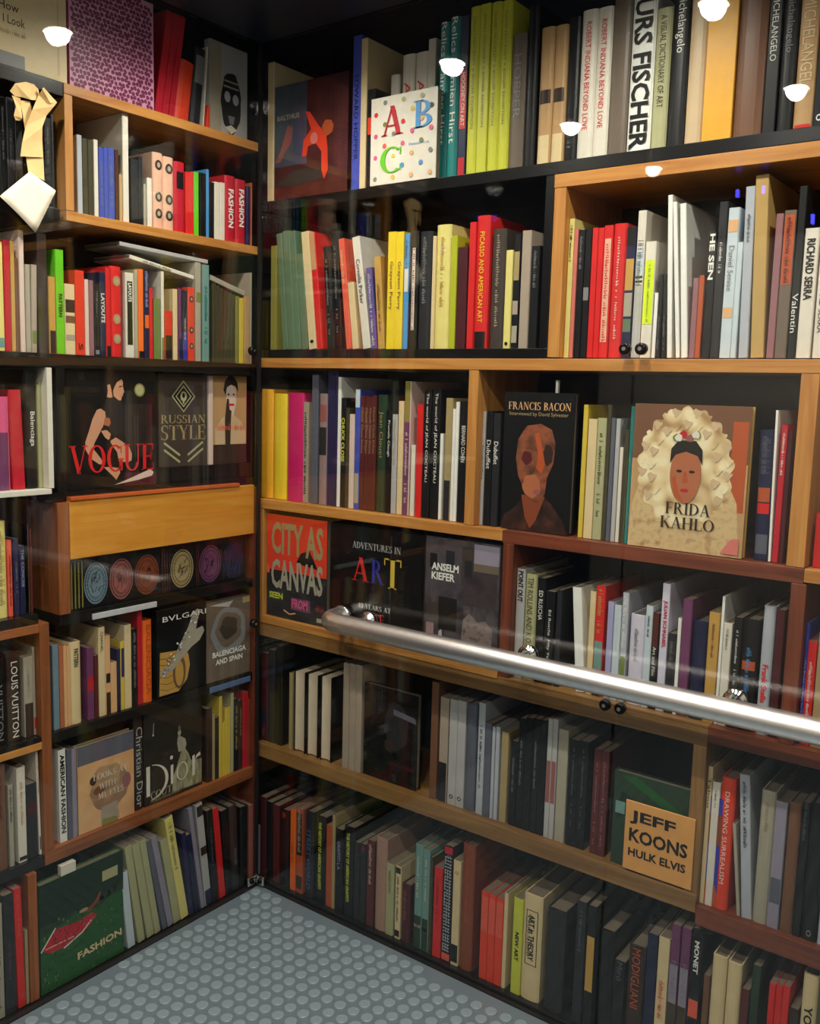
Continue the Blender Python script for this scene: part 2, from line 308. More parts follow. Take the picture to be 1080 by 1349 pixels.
 (1.185,0.0283,0.207,0.0,'black',dict(t='Miró',tc='slate',ta=(0.02, 0.25),ts=0.5)),
 (1.219,0.0401,0.259,0.0,'espresso',dict(t='MODIGLIANI',tc='rust',ta=(0.02, 0.6),ts=0.5)),
 (1.263,0.0244,0.305,0.0,'navy',dict()),
 (1.290,0.0263,0.307,0.0,'cream',dict(t='~',tc='coral',ta=(0.35, 0.65),ts=0.5)),
 (1.318,0.0211,0.348,0.0,'plum',dict(t='MONET',tc='grey',ta=(0.25, 0.5),ts=0.4,b=[(0.45, 0.72, 'lilacgrey'), (0, 0.45, 'darkolive')])),
 (1.342,0.0208,0.349,0.0,'plum',dict(t='MONET',tc='grey',ta=(0.25, 0.5),ts=0.4,b=[(0.45, 0.72, 'lilacgrey'), (0, 0.45, 'darkolive')])),
 (1.366,0.0243,0.357,0.0,'black',dict(t='MONET',tc='white',ta=(0.08, 0.3),ts=0.45,bold=1,b=[(0.4, 0.52, 'coral')])),
 (1.398,0.0135,0.257,0.0,'brown',dict()),
 (1.414,0.0316,0.312,0.0,'cream',dict()),
 (1.448,0.0303,0.309,0.0,'cream',dict()),
 (1.481,0.0170,0.260,0.0,'oxblood',dict()),
 (1.501,0.0175,0.324,0.0,'forest',dict()),
 (1.538,0.0130,0.297,0.0,'red',dict()),
 (1.552,0.0136,0.300,0.0,'red',dict()),
 (1.566,0.0141,0.303,0.0,'red',dict()),
 (1.582,0.0183,0.260,0.0,'espresso',dict()),
 (1.604,0.0300,0.347,0.0,'cream',dict(t='YOSHITOMO NARA',tc='ink',ta=(0.2, 0.95),ts=0.55,bold=1))]),
('l0','l',2.237,0.050,'top row, fashion wall',[
 (-0.328,0.0219,0.270,9.1,'crimson',dict()),
 (-0.305,0.0203,0.270,9.2,'crimson',dict()),
 (-0.282,0.0173,0.270,8.8,'crimson',dict()),
 (-0.260,0.0460,0.160,7.5,'vermilion',dict()),
 (-0.209,0.0344,0.207,6.1,'charcoal',dict(b=[(0.55, 0.9, 'grey')])),
 (-0.168,0.0050,0.218,4.4,'offwhite',dict()),
 (-0.156,0.0139,0.067,7.5,'vermilion',dict())]),
('l1','l',1.949,0.030,'second row, fashion wall',[
 (-0.570,0.0135,0.182,0.0,'silver',dict()),
 (-0.555,0.0136,0.177,0.0,'darkolive',dict()),
 (-0.540,0.0138,0.177,0.0,'darkolive',dict()),
 (-0.524,0.0118,0.181,0.0,'offwhite',dict()),
 (-0.510,0.0133,0.166,0.0,'blue',dict(t='~',tc='grey',ta=(0.2, 0.8),ts=0.4)),
 (-0.496,0.0113,0.169,0.0,'blue',dict()),
 (-0.484,0.0186,0.171,0.0,'blue',dict(t='~',tc='grey',ta=(0.1, 0.8),ts=0.4)),
 (-0.463,0.0087,0.170,0.0,'maroon',dict()),
 (-0.452,0.0088,0.114,0.0,'tan',dict()),
 (-0.441,0.0177,0.262,0.0,'offwhite',dict()),
 (-0.416,0.0210,0.158,0.0,'black',dict()),
 (-0.393,0.0114,0.168,0.0,'black',dict()),
 (-0.379,0.0084,0.104,0.0,'stone',dict()),
 (-0.368,0.0155,0.122,0.0,'offwhite',dict()),
 (-0.348,0.0323,0.190,0.0,'blush',dict(dots='espresso')),
 (-0.315,0.0338,0.186,0.0,'blush',dict(dots='espresso')),
 (-0.280,0.0363,0.181,0.0,'crimson',dict(b=[(0.62, 0.86, 'black')],bw=0.6)),
 (-0.242,0.0143,0.161,0.0,'red',dict()),
 (-0.227,0.0110,0.163,0.0,'red',dict()),
 (-0.214,0.0162,0.167,0.0,'green',dict()),
 (-0.194,0.0217,0.168,0.0,'black',dict()),
 (-0.171,0.0088,0.181,0.0,'skyblue',dict()),
 (-0.161,0.0177,0.150,0.0,'black',dict()),
 (-0.142,0.0179,0.154,0.0,'offwhite',dict()),
 (-0.122,0.0172,0.156,0.0,'offwhite',dict()),
 (-0.102,0.0378,0.180,0.0,'crimson',dict(t='FASHION',tc='white',ta=(0.2, 0.78),ts=0.5,bold=1)),
 (-0.062,0.0378,0.177,0.0,'crimson',dict(t='FASHION',tc='white',ta=(0.15, 0.73),ts=0.5,bold=1)),
 (-0.022,0.0149,0.164,0.0,'indigo',dict()),
 (-0.007,0.0060,0.176,0.0,'rust',dict())]),
('l2','l',1.613,0.030,'third row, fashion wall',[
 (-0.653,0.0172,0.179,0.0,'ochre',dict(b=[(0, 0.3, 'charcoal')])),
 (-0.634,0.0218,0.244,0.0,'green',dict(t='PATTERN',tc='forest',ta=(0.42, 0.64),ts=0.45,bold=1)),
 (-0.611,0.0273,0.167,0.0,'cream',dict(b=[(0.6, 0.78, 'espresso'), (0.45, 0.55, 'brown'), (0.2, 0.28, 'greige')])),
 (-0.582,0.0250,0.202,0.0,'vermilion',dict(t='s',tc='oxblood',ta=(0.86, 0.94))),
 (-0.556,0.0109,0.183,0.0,'rosewhite',dict()),
 (-0.544,0.0128,0.182,0.0,'mauve',dict()),
 (-0.529,0.0135,0.175,0.0,'black',dict(t='~',tc='grey',ta=(0.1, 0.45),ts=0.4,b=[(0.02, 0.08, 'grey')])),
 (-0.513,0.0154,0.205,0.0,'navy',dict(t='LAYOUTS',tc='offwhite',ta=(0.25, 0.6),ts=0.7,bold=1)),
 (-0.496,0.0138,0.218,0.0,'red',dict(b=[(0, 0.12, 'black')])),
 (-0.481,0.0323,0.224,0.0,'red',dict(k='hardback',dots='khaki')),
 (-0.438,0.0257,0.213,0.0,'offwhite',dict(b=[(0.15, 0.9, 'black')],bw=0.62,t='LAYOUTS',tc='white',ta=(0.12, 0.34),ts=0.4,bold=1)),
 (-0.411,0.0108,0.223,0.0,'stone',dict()),
 (-0.399,0.0167,0.226,0.0,'orange',dict(b=[(0, 0.08, 'black')])),
 (-0.380,0.0149,0.223,0.0,'navy',dict(t='~',tc='lavender',ta=(0, 0.4),ts=0.6,b=[(0.35, 0.5, 'orange')])),
 (-0.364,0.0111,0.181,0.0,'red',dict()),
 (-0.350,0.0212,0.156,0.0,'olivegreen',dict()),
 (-0.326,0.0094,0.228,0.0,'offwhite',dict(b=[(0, 0.25, 'olivegreen')])),
 (-0.314,0.0237,0.128,0.0,'red',dict(b=[(0, 0.5, 'black')])),
 (-0.287,0.0151,0.187,0.0,'cream',dict()),
 (-0.269,0.0111,0.189,0.0,'plum',dict(b=[(0, 0.3, 'navy')])),
 (-0.255,0.0161,0.187,0.0,'charcoal',dict(b=[(0, 0.4, 'royal')],t='~',tc='rosewhite',ta=(0.4, 0.7),ts=0.4)),
 (-0.236,0.0221,0.197,0.0,'vermilion',dict(dots='oxblood')),
 (-0.210,0.0188,0.266,0.0,'stone',dict(b=[(0.6, 0.7, 'olivegreen')])),
 (-0.185,0.0235,0.263,0.0,'seafoam',dict(t='~',tc='teal',ta=(0.2, 0.8),ts=0.5)),
 (-0.149,0.0120,0.217,0.0,'darkolive',dict()),
 (-0.136,0.0128,0.212,0.0,'darkolive',dict()),
 (-0.122,0.0129,0.206,0.0,'darkolive',dict()),
 (-0.107,0.0131,0.201,0.0,'darkolive',dict()),
 (-0.092,0.0132,0.196,0.0,'darkolive',dict()),
 (-0.078,0.0133,0.193,0.0,'darkolive',dict()),
 (-0.063,0.0134,0.190,0.0,'olive',dict()),
 (-0.048,0.0159,0.186,0.0,'mustard',dict()),
 (-0.029,0.0193,0.193,0.0,'tan',dict()),
 (-0.007,0.0060,0.261,0.0,'greige',dict())]),
('l2x','l',1.613,0.030,'third row, bay with the white-edged frame',[
 (-0.784,0.0181,0.242,0.0,'paleyellow',dict(b=[(0.03, 0.12, 'seafoam')])),
 (-0.764,0.0144,0.247,0.2,'crimson',dict()),
 (-0.748,0.0092,0.247,0.3,'ochre',dict()),
 (-0.738,0.0087,0.211,0.0,'brown',dict()),
 (-0.727,0.0124,0.274,0.2,'rosewhite',dict()),
 (-0.713,0.0119,0.200,0.4,'stone',dict()),
 (-0.700,0.0139,0.201,1.2,'greige',dict(b=[(0.1, 0.25, 'olivegreen')])),
 (-0.681,0.0246,0.274,0.0,'espresso',dict())]),
('l0x','l',1.950,0.040,'second row, bay behind the taped paper',[
 (-0.788,0.0132,0.219,0.0,'black',dict()),
 (-0.774,0.0139,0.220,0.0,'charcoal',dict()),
 (-0.759,0.0164,0.222,0.0,'black',dict(t='~',tc='grey',ta=(0.1, 0.6),ts=0.3)),
 (-0.741,0.0173,0.224,0.0,'charcoal',dict(t='~',tc='grey',ta=(0.3, 0.6),ts=0.3)),
 (-0.721,0.0169,0.218,0.0,'black',dict()),
 (-0.649,0.0175,0.203,0.0,'black',dict(t='~',tc='grey',ta=(0.1, 0.5),ts=0.3)),
 (-0.631,0.0060,0.214,0.0,'charcoal',dict())]),
('l3x','l',1.292,0.040,'fourth row, white-edged bay',[
 (-0.801,0.0471,0.217,0.0,'pink',dict(b=[(0, 0.62, 'plum')])),
 (-0.747,0.0312,0.233,-1.6,'crimson',dict()),
 (-0.713,0.0287,0.281,0.0,'black',dict(t='Balenciaga',tc='white',ta=(0.35, 0.64),ts=0.5)),
 (-0.683,0.0042,0.247,0.0,'sage',dict()),
 (-0.679,0.0060,0.252,0.0,'sage',dict())]),
('l4x','l',0.990,0.040,'fifth row, bay beside the round emblems',[
 (-0.801,0.0303,0.230,0.0,'paleyellow',dict(t='~',tc='khaki',ta=(0.1, 0.85),ts=0.5)),
 (-0.769,0.0103,0.184,0.0,'coral',dict(t='~',tc='maroon',ta=(0.2, 0.85),ts=0.5)),
 (-0.754,0.0127,0.186,0.0,'indigo',dict(t='~',tc='grey',ta=(0.3, 0.7),ts=0.4)),
 (-0.739,0.0134,0.167,0.0,'navy',dict(t='THE CONCISE',tc='lavender',ta=(0.05, 0.6),ts=0.5)),
 (-0.717,0.0040,0.215,0.0,'peach',dict(b=[(0.68, 1, 'vermilion')])),
 (-0.717,0.0040,0.215,0.0,'peach',dict(b=[(0.68, 1, 'vermilion')])),
 (-0.713,0.0060,0.206,0.0,'oxblood',dict())]),
('l5x','l',0.682,0.040,'sixth row, bay beside the brown post',[
 (-0.819,0.0380,0.211,0.0,'black',dict(t='VUITTON',tc='grey',ta=(0.3, 0.95),ts=0.4)),
 (-0.778,0.0332,0.219,0.0,'espresso',dict(k='hardback',t='LOUIS VUITTON',tc='white',ta=(0.1, 0.96),ts=0.5)),
 (-0.737,0.0239,0.201,0.0,'stone',dict(b=[(0, 0.42, 'espresso')],t='~',tc='grey',ta=(0.15, 0.5),ts=0.25)),
 (-0.713,0.0060,0.222,0.0,'stone',dict(b=[(0.07, 0.2, 'red')]))]),
('l5','l',0.682,0.030,'sixth row, fashion wall',[
 (-0.665,0.0164,0.218,0.0,'steelblue',dict()),
 (-0.647,0.0113,0.213,0.0,'terracotta',dict()),
 (-0.635,0.0083,0.211,0.0,'peach',dict()),
 (-0.626,0.0093,0.209,0.0,'peach',dict()),
 (-0.616,0.0313,0.214,0.0,'cream',dict(t='PATTERN',tc='ink',ta=(0.08, 0.3),ts=0.4,bold=1)),
 (-0.568,0.0193,0.191,0.0,'plum',dict(b=[(0.4, 0.6, 'crimson')])),
 (-0.547,0.0111,0.167,0.0,'oxblood',dict()),
 (-0.534,0.0193,0.238,0.0,'cream',dict(t='CHANEL',tc='ink',ta=(0.05, 0.28),ts=0.4)),
 (-0.514,0.0152,0.213,0.0,'peach',dict(b=[(0.0, 0.28, 'espresso'), (0.4, 0.52, 'black')])),
 (-0.498,0.0188,0.137,0.0,'peach',dict()),
 (-0.478,0.0102,0.169,0.0,'navy',dict()),
 (-0.467,0.0118,0.188,0.0,'mustard',dict(b=[(0.48, 0.9, 'indigo')])),
 (-0.454,0.0213,0.229,0.0,'cream',dict()),
 (-0.430,0.0156,0.214,0.0,'black',dict(t='~',tc='grey',ta=(0.05, 0.75),ts=0.5)),
 (-0.412,0.0152,0.262,0.0,'crimson',dict()),
 (-0.394,0.0304,0.229,0.0,'orange',dict(t='BALENCIAGA',tc='rust',ta=(0.05, 0.9),ts=0.5))]),
('l6x','l',0.372,0.030,'seventh row, bay beside the brown post',[
 (-0.824,0.0265,0.265,0.0,'brown',dict(t='~',tc='oxblood',ta=(0.1, 0.5),ts=0.3)),
 (-0.791,0.0119,0.208,0.0,'stone',dict(t='~',tc='charcoal',ta=(0.05, 0.45),ts=0.5)),
 (-0.768,0.0223,0.243,-0.1,'offwhite',dict(t='~',tc='ochre',ta=(0.15, 0.6),ts=0.3,b=[(0.02, 0.06, 'ink')])),
 (-0.744,0.0274,0.193,0.0,'charcoal',dict(b=[(0.6, 0.75, 'maroon')])),
 (-0.713,0.0060,0.271,-1.0,'offwhite',dict(t='~',tc='khaki',ta=(0.05, 0.4),ts=0.4,b=[(0.05, 0.18, 'ink')],bw=0.4))]),
('l6','l',0.380,0.030,'seventh row, fashion wall',[
 (-0.655,0.0208,0.246,-0.3,'white',dict(t='AMERICAN FASHION',tc='ink',ta=(0.05, 0.9),ts=0.62,bold=1)),
 (-0.632,0.0139,0.240,0.0,'slate',dict()),
 (-0.618,0.0131,0.239,0.0,'lilacgrey',dict()),
 (-0.172,0.0207,0.226,0.0,'espresso',dict()),
 (-0.150,0.0093,0.205,0.0,'khaki',dict()),
 (-0.139,0.0136,0.190,0.0,'charcoal',dict()),
 (-0.124,0.0118,0.251,0.0,'mustard',dict()),
 (-0.111,0.0105,0.168,0.0,'mustard',dict()),
 (-0.100,0.0202,0.212,0.0,'mustard',dict()),
 (-0.078,0.0116,0.250,0.0,'sage',dict()),
 (-0.063,0.0147,0.229,0.0,'black',dict(t='~',tc='khaki',ta=(0.1, 0.7),ts=0.6)),
 (-0.046,0.0148,0.219,0.0,'espresso',dict(t='~',tc='khaki',ta=(0.1, 0.5),ts=0.4)),
 (-0.028,0.0214,0.240,0.0,'crimson',dict()),
 (-0.007,0.0060,0.215,0.0,'sienna',dict())]),
('l7x','l',0.006,0.012,'bottom row, bay beside the green cover',[
 (-0.852,0.0265,0.294,0.0,'stone',dict(t='~',tc='charcoal',ta=(0.3, 0.9),ts=0.4)),
 (-0.823,0.0274,0.310,0.0,'charcoal',dict(t='~',tc='plum',ta=(0.4, 0.7),ts=0.3)),
 (-0.790,0.0194,0.315,-1.0,'red',dict(t='~',tc='coral',ta=(0.05, 0.4),ts=0.4)),
 (-0.769,0.0076,0.196,0.0,'khaki',dict())]),
('l7','l',0.006,0.012,'bottom row, fashion wall',[
 (-0.468,0.0238,0.227,-5.8,'ice',dict()),
 (-0.434,0.0224,0.297,-8.1,'sage',dict()),
 (-0.404,0.0242,0.295,-9.4,'sage',dict()),
 (-0.378,0.0202,0.297,-9.5,'sage',dict()),
 (-0.351,0.0158,0.290,-10.8,'slate',dict()),
 (-0.332,0.0198,0.294,-11.2,'lilacgrey',dict()),
 (-0.311,0.0241,0.272,-9.8,'sage',dict()),
 (-0.285,0.0281,0.331,-9.9,'paleyellow',dict(t='~',tc='olive',ta=(0.05, 0.5),ts=0.5)),
 (-0.254,0.0158,0.263,-6.2,'indigo',dict()),
 (-0.233,0.0180,0.251,-7.3,'navy',dict()),
 (-0.209,0.0142,0.331,-8.4,'lilacgrey',dict()),
 (-0.193,0.0248,0.331,-6.5,'lightgrey',dict(b=[(0.88, 0.98, 'charcoal'), (0.5, 0.58, 'espresso'), (0.0, 0.15, 'indigo')])),
 (-0.165,0.0226,0.297,-4.7,'black',dict(t='~',tc='slate',ta=(0.2, 0.6),ts=0.4)),
 (-0.136,0.0220,0.295,-5.8,'red',dict()),
 (-0.111,0.0250,0.276,-4.4,'black',dict()),
 (-0.084,0.0305,0.275,-2.9,'charcoal',dict(t='~',tc='grey',ta=(0.5, 0.7),ts=0.4)),
 (-0.051,0.0311,0.256,0.0,'black',dict()),
 (-0.017,0.0164,0.252,0.0,'rosebrown',dict())])]
# ------------------------------------------------------------------ helpers
def lin(c):
    return tuple(((v / 12.92) if v <= 0.04045 else ((v + 0.055) / 1.055) ** 2.4) for v in (x / 255 for x in c))

PAL = {
 'white': ((236, 234, 228), 'white'), 'offwhite': ((222, 214, 200), 'off-white'), 'cream': ((222, 198, 152), 'cream'),
 'paleyellow': ((226, 212, 128), 'pale yellow'), 'yellow': ((238, 206, 50), 'bright yellow'), 'lime': ((206, 206, 62), 'lime yellow'),
 'limeyellow': ((205, 208, 70), 'lemon-lime'), 'limebright': ((214, 236, 30), 'acid yellow'), 'chartreuse': ((178, 182, 40), 'chartreuse'),
 'mustard': ((214, 186, 70), 'mustard'), 'cardboard': ((230, 164, 92), 'peachy orange'), 'amber': ((236, 170, 44), 'amber yellow'), 'ochre': ((196, 152, 76), 'ochre'),
 'orange': ((240, 108, 36), 'orange'), 'vermilion': ((226, 66, 40), 'vermilion'), 'coral': ((228, 94, 72), 'coral'), 'red': ((214, 38, 38), 'red'),
 'crimson': ((188, 30, 48), 'crimson'), 'magenta': ((206, 30, 104), 'magenta'), 'pink': ((216, 90, 136), 'pink'), 'salmon': ((216, 120, 110), 'salmon'),
 'blush': ((226, 176, 150), 'blush pink'), 'peach': ((222, 172, 122), 'peach'), 'rosewhite': ((220, 196, 184), 'rosy white'),
 'rosebeige': ((170, 132, 116), 'rosy beige'), 'rosebrown': ((150, 88, 84), 'rosy brown'), 'terracotta': ((176, 104, 70), 'terracotta'),
 'rust': ((182, 84, 46), 'rust'), 'sienna': ((134, 66, 42), 'sienna'), 'brown': ((116, 78, 56), 'brown'), 'espresso': ((54, 38, 32), 'dark brown'),
 'oxblood': ((88, 34, 34), 'oxblood'), 'maroon': ((74, 26, 34), 'maroon'), 'plum': ((112, 60, 98), 'plum'), 'mauve': ((146, 100, 106), 'mauve'),
 'violet': ((96, 80, 150), 'violet'), 'indigo': ((40, 36, 76), 'dark indigo'), 'lavender': ((168, 164, 206), 'lavender'), 'lilac': ((212, 206, 224), 'pale lilac'),
 'lilacgrey': ((146, 138, 156), 'lilac grey'), 'navy': ((28, 32, 66), 'navy'), 'royal': ((50, 54, 160), 'royal blue'), 'blue': ((64, 80, 176), 'blue'),
 'slateblue': ((84, 108, 150), 'slate blue'), 'skyblue': ((74, 146, 206), 'sky blue'), 'steelblue': ((112, 136, 152), 'steel blue'), 'ice': ((196, 208, 216), 'icy white'),
 'teal': ((24, 124, 122), 'teal'), 'seafoam': ((112, 150, 144), 'sea green'), 'forest': ((38, 58, 40), 'dark green'), 'green': ((104, 196, 34), 'bright green'),
 'olivegreen': ((112, 128, 62), 'olive green'), 'olive': ((136, 130, 60), 'olive'), 'darkolive': ((66, 62, 42), 'dark olive'), 'greygreen': ((98, 120, 92), 'grey green'),
 'sage': ((172, 170, 128), 'sage'), 'khaki': ((166, 146, 102), 'khaki'), 'tan': ((190, 150, 104), 'tan'), 'beige': ((206, 178, 142), 'beige'), 'kraft': ((186, 152, 92), 'kraft brown'),
 'greige': ((168, 152, 136), 'greige'), 'stone': ((168, 160, 142), 'stone grey'), 'taupe': ((110, 96, 84), 'taupe'), 'darktaupe': ((66, 56, 50), 'dark taupe'),
 'pinkgrey': ((150, 124, 124), 'pinkish grey'), 'grey': ((128, 128, 130), 'grey'), 'lightgrey': ((178, 176, 176), 'light grey'), 'silver': ((176, 180, 190), 'silvery grey'),
 'slate': ((92, 94, 108), 'slate grey'), 'charcoal': ((38, 38, 42), 'charcoal'), 'black': ((16, 16, 18), 'black'), 'ink': ((26, 22, 20), 'ink black'), 'gold': ((206, 172, 96), 'gold'),
 'paper': ((214, 196, 172), 'paper'), 'leaf': ((30, 86, 36), 'leaf green'), 'deepgreen': ((12, 40, 22), 'deep green'), 'skin': ((206, 150, 118), 'skin'), 'dusk': ((70, 72, 96), 'dusk grey'),
}
MATS = {}

def nodes_of(name):
    mt = bpy.data.materials.new(name)
    mt.use_nodes = True
    nt = mt.node_tree
    return mt, nt, nt.nodes['Principled BSDF']

def print_mat(key, rough=0.42):
    """Coated paper or cloth: one colour, faint mottling and uneven gloss."""
    if not isinstance(key, str):
        return key
    k = ('print', key, rough)
    if k in MATS:
        return MATS[k]
    mt, nt, b = nodes_of('printed_' + key)
    c = lin(PAL[key][0])
    tc = nt.nodes.new('ShaderNodeTexCoord')
    nz = nt.nodes.new('ShaderNodeTexNoise'); nz.inputs['Scale'].default_value = 38; nz.inputs['Detail'].default_value = 4
    rp = nt.nodes.new('ShaderNodeMapRange'); rp.inputs[3].default_value = 0.88; rp.inputs[4].default_value = 1.10
    mx = nt.nodes.new('ShaderNodeMix'); mx.data_type = 'RGBA'; mx.blend_type = 'MULTIPLY'; mx.inputs[0].default_value = 1.0
    mx.inputs[6].default_value = (*c, 1)
    nt.links.new(tc.outputs['Object'], nz.inputs['Vector'])
    nt.links.new(nz.outputs['Fac'], rp.inputs[0])
    nt.links.new(rp.outputs[0], mx.inputs[7])
    nt.links.new(mx.outputs[2], b.inputs['Base Color'])
    rr = nt.nodes.new('ShaderNodeMapRange'); rr.inputs[3].default_value = rough - .08; rr.inputs[4].default_value = rough + .12
    nt.links.new(nz.outputs['Fac'], rr.inputs[0]); nt.links.new(rr.outputs[0], b.inputs['Roughness'])
    b.inputs['Specular IOR Level'].default_value = 0.35
    MATS[k] = mt
    return mt

def mottle(name, cols, scale=9.0, kind='noise', rough=.4, stretch=(1, 1, 1), detail=6):
    """A printed picture too small to read: soft patches of a few inks."""
    if name in MATS:
        return MATS[name]
    mt, nt, b = nodes_of(name)
    tc = nt.nodes.new('ShaderNodeTexCoord'); mp = nt.nodes.new('ShaderNodeMapping'); mp.inputs['Scale'].default_value = stretch
    rp = nt.nodes.new('ShaderNodeValToRGB')
    els = rp.color_ramp.elements
    while len(els) < len(cols):
        els.new(.5)
    for i, c in enumerate(cols):
        els[i].position = .28 + .44 * i / max(1, len(cols) - 1); els[i].color = (*lin(c), 1)
    if kind == 'voronoi':
        tx = nt.nodes.new('ShaderNodeTexVoronoi'); tx.inputs['Scale'].default_value = scale; tx.feature = 'SMOOTH_F1'; o = tx.outputs['Distance']
    else:
        tx = nt.nodes.new('ShaderNodeTexNoise'); tx.inputs['Scale'].default_value = scale; tx.inputs['Detail'].default_value = detail; o = tx.outputs['Fac']
    nt.links.new(tc.outputs['Object'], mp.inputs[0]); nt.links.new(mp.outputs[0], tx.inputs['Vector']); nt.links.new(o, rp.inputs[0]); nt.links.new(rp.outputs[0], b.inputs['Base Color'])
    b.inputs['Roughness'].default_value = rough
    MATS[name] = mt
    return mt

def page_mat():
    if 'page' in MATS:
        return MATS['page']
    mt, nt, b = nodes_of('shaded_page_edges')
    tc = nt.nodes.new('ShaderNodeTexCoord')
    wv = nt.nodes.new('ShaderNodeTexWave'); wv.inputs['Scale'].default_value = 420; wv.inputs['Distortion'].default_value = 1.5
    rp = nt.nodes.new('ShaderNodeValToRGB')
    rp.color_ramp.elements[0].color = (*lin((92, 80, 68)), 1); rp.color_ramp.elements[1].color = (*lin((138, 124, 106)), 1)  # paper darkened so the book tops carry painted shade
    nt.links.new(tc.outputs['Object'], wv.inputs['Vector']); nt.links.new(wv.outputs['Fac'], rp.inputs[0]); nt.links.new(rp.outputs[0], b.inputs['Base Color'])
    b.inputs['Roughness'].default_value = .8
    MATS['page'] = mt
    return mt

def wood_mat(name, a, c, axis, rough=.42):
    if name in MATS:
        return MATS[name]
    mt, nt, b = nodes_of(name)
    tc = nt.nodes.new('ShaderNodeTexCoord'); mp = nt.nodes.new('ShaderNodeMapping')
    mp.inputs['Scale'].default_value = {'x': (2, 30, 30), 'y': (30, 2, 30), 'z': (30, 30, 2)}[axis]
    nz = nt.nodes.new('ShaderNodeTexNoise'); nz.inputs['Scale'].default_value = 1.6; nz.inputs['Detail'].default_value = 8; nz.inputs['Distortion'].default_value = 1.2
    rp = nt.nodes.new('ShaderNodeValToRGB')
    rp.color_ramp.elements[0].position = .3; rp.color_ramp.elements[1].position = .72
    rp.color_ramp.elements[0].color = (*lin(a), 1); rp.color_ramp.elements[1].color = (*lin(c), 1)
    bp = nt.nodes.new('ShaderNodeBump'); bp.inputs['Strength'].default_value = .08; bp.inputs['Distance'].default_value = .002
    nt.links.new(tc.outputs['Object'], mp.inputs[0]); nt.links.new(mp.outputs[0], nz.inputs['Vector']); nt.links.new(nz.outputs['Fac'], rp.inputs[0])
    nt.links.new(rp.outputs[0], b.inputs['Base Color']); nt.links.new(nz.outputs['Fac'], bp.inputs['Height']); nt.links.new(bp.outputs[0], b.inputs['Normal'])
    b.inputs['Roughness'].default_value = rough
    MATS[name] = mt
    return mt

OAK = ((176, 112, 50), (212, 150, 78))
OAKX = lambda ax: wood_mat('oak_veneer_' + ax, OAK[0], OAK[1], ax)
REDX = lambda ax: wood_mat('reddish_wood_' + ax, (92, 42, 26), (136, 68, 42), ax)
DULLX = lambda ax: wood_mat('dull_wood_' + ax, (120, 84, 44), (158, 116, 66), ax)
BRNX = lambda ax: wood_mat('brown_wood_' + ax, (120, 66, 34), (164, 96, 52), ax)
BLACKX = lambda ax: wood_mat('black_stained_wood_' + ax, (13, 12, 12), (24, 21, 20), ax, .25)

def plain(name, rgb, rough=.5, metal=0.0, emit=None, spec=.5, bump=0.0):
    if name in MATS:
        return MATS[name]
    mt, nt, b = nodes_of(name)
    c = lin(rgb)
    tc = nt.nodes.new('ShaderNodeTexCoord')
    nz = nt.nodes.new('ShaderNodeTexNoise'); nz.inputs['Scale'].default_value = 60; nz.inputs['Detail'].default_value = 5
    rp = nt.nodes.new('ShaderNodeMapRange'); rp.inputs[3].default_value = .9; rp.inputs[4].default_value = 1.1
    mx = nt.nodes.new('ShaderNodeMix'); mx.data_type = 'RGBA'; mx.blend_type = 'MULTIPLY'; mx.inputs[0].default_value = 1
    mx.inputs[6].default_value = (*c, 1)
    nt.links.new(tc.outputs['Object'], nz.inputs['Vector']); nt.links.new(nz.outputs['Fac'], rp.inputs[0]); nt.links.new(rp.outputs[0], mx.inputs[7]); nt.links.new(mx.outputs[2], b.inputs['Base Color'])
    b.inputs['Roughness'].default_value = rough; b.inputs['Metallic'].default_value = metal; b.inputs['Specular IOR Level'].default_value = spec
    if bump:
        bp = nt.nodes.new('ShaderNodeBump'); bp.inputs['Strength'].default_value = bump; bp.inputs['Distance'].default_value = .002
        nt.links.new(nz.outputs['Fac'], bp.inputs['Height']); nt.links.new(bp.outputs[0], b.inputs['Normal'])
    if emit:
        b.inputs['Emission Color'].default_value = (*emit[0], 1); b.inputs['Emission Strength'].default_value = emit[1]
    MATS[name] = mt
    return mt

def glass_mat():
    """Flat pane: passes light straight through, mirrors by the angle of view (Schlick)."""
    mt = bpy.data.materials.new('clear_pane_glass'); mt.use_nodes = True
    nt = mt.node_tree; nt.nodes.clear()
    out = nt.nodes.new('ShaderNodeOutputMaterial'); mix = nt.nodes.new('ShaderNodeMixShader')
    tr = nt.nodes.new('ShaderNodeBsdfTransparent'); tr.inputs[0].default_value = (.955, .975, .97, 1)
    gl = nt.nodes.new('ShaderNodeBsdfGlossy'); gl.inputs['Roughness'].default_value = 0.006
    lw = nt.nodes.new('ShaderNodeLayerWeight'); lw.inputs['Blend'].default_value = .5
    pw = nt.nodes.new('ShaderNodeMath'); pw.operation = 'POWER'; pw.inputs[1].default_value = 5
    ma = nt.nodes.new('ShaderNodeMath'); ma.operation = 'MULTIPLY_ADD'; ma.inputs[1].default_value = .955; ma.inputs[2].default_value = .045
    nt.links.new(lw.outputs['Facing'], pw.inputs[0]); nt.links.new(pw.outputs[0], ma.inputs[0]); nt.links.new(ma.outputs[0], mix.inputs[0])
    nt.links.new(tr.outputs[0], mix.inputs[1]); nt.links.new(gl.outputs[0], mix.inputs[2]); nt.links.new(mix.outputs[0], out.inputs[0])
    return mt

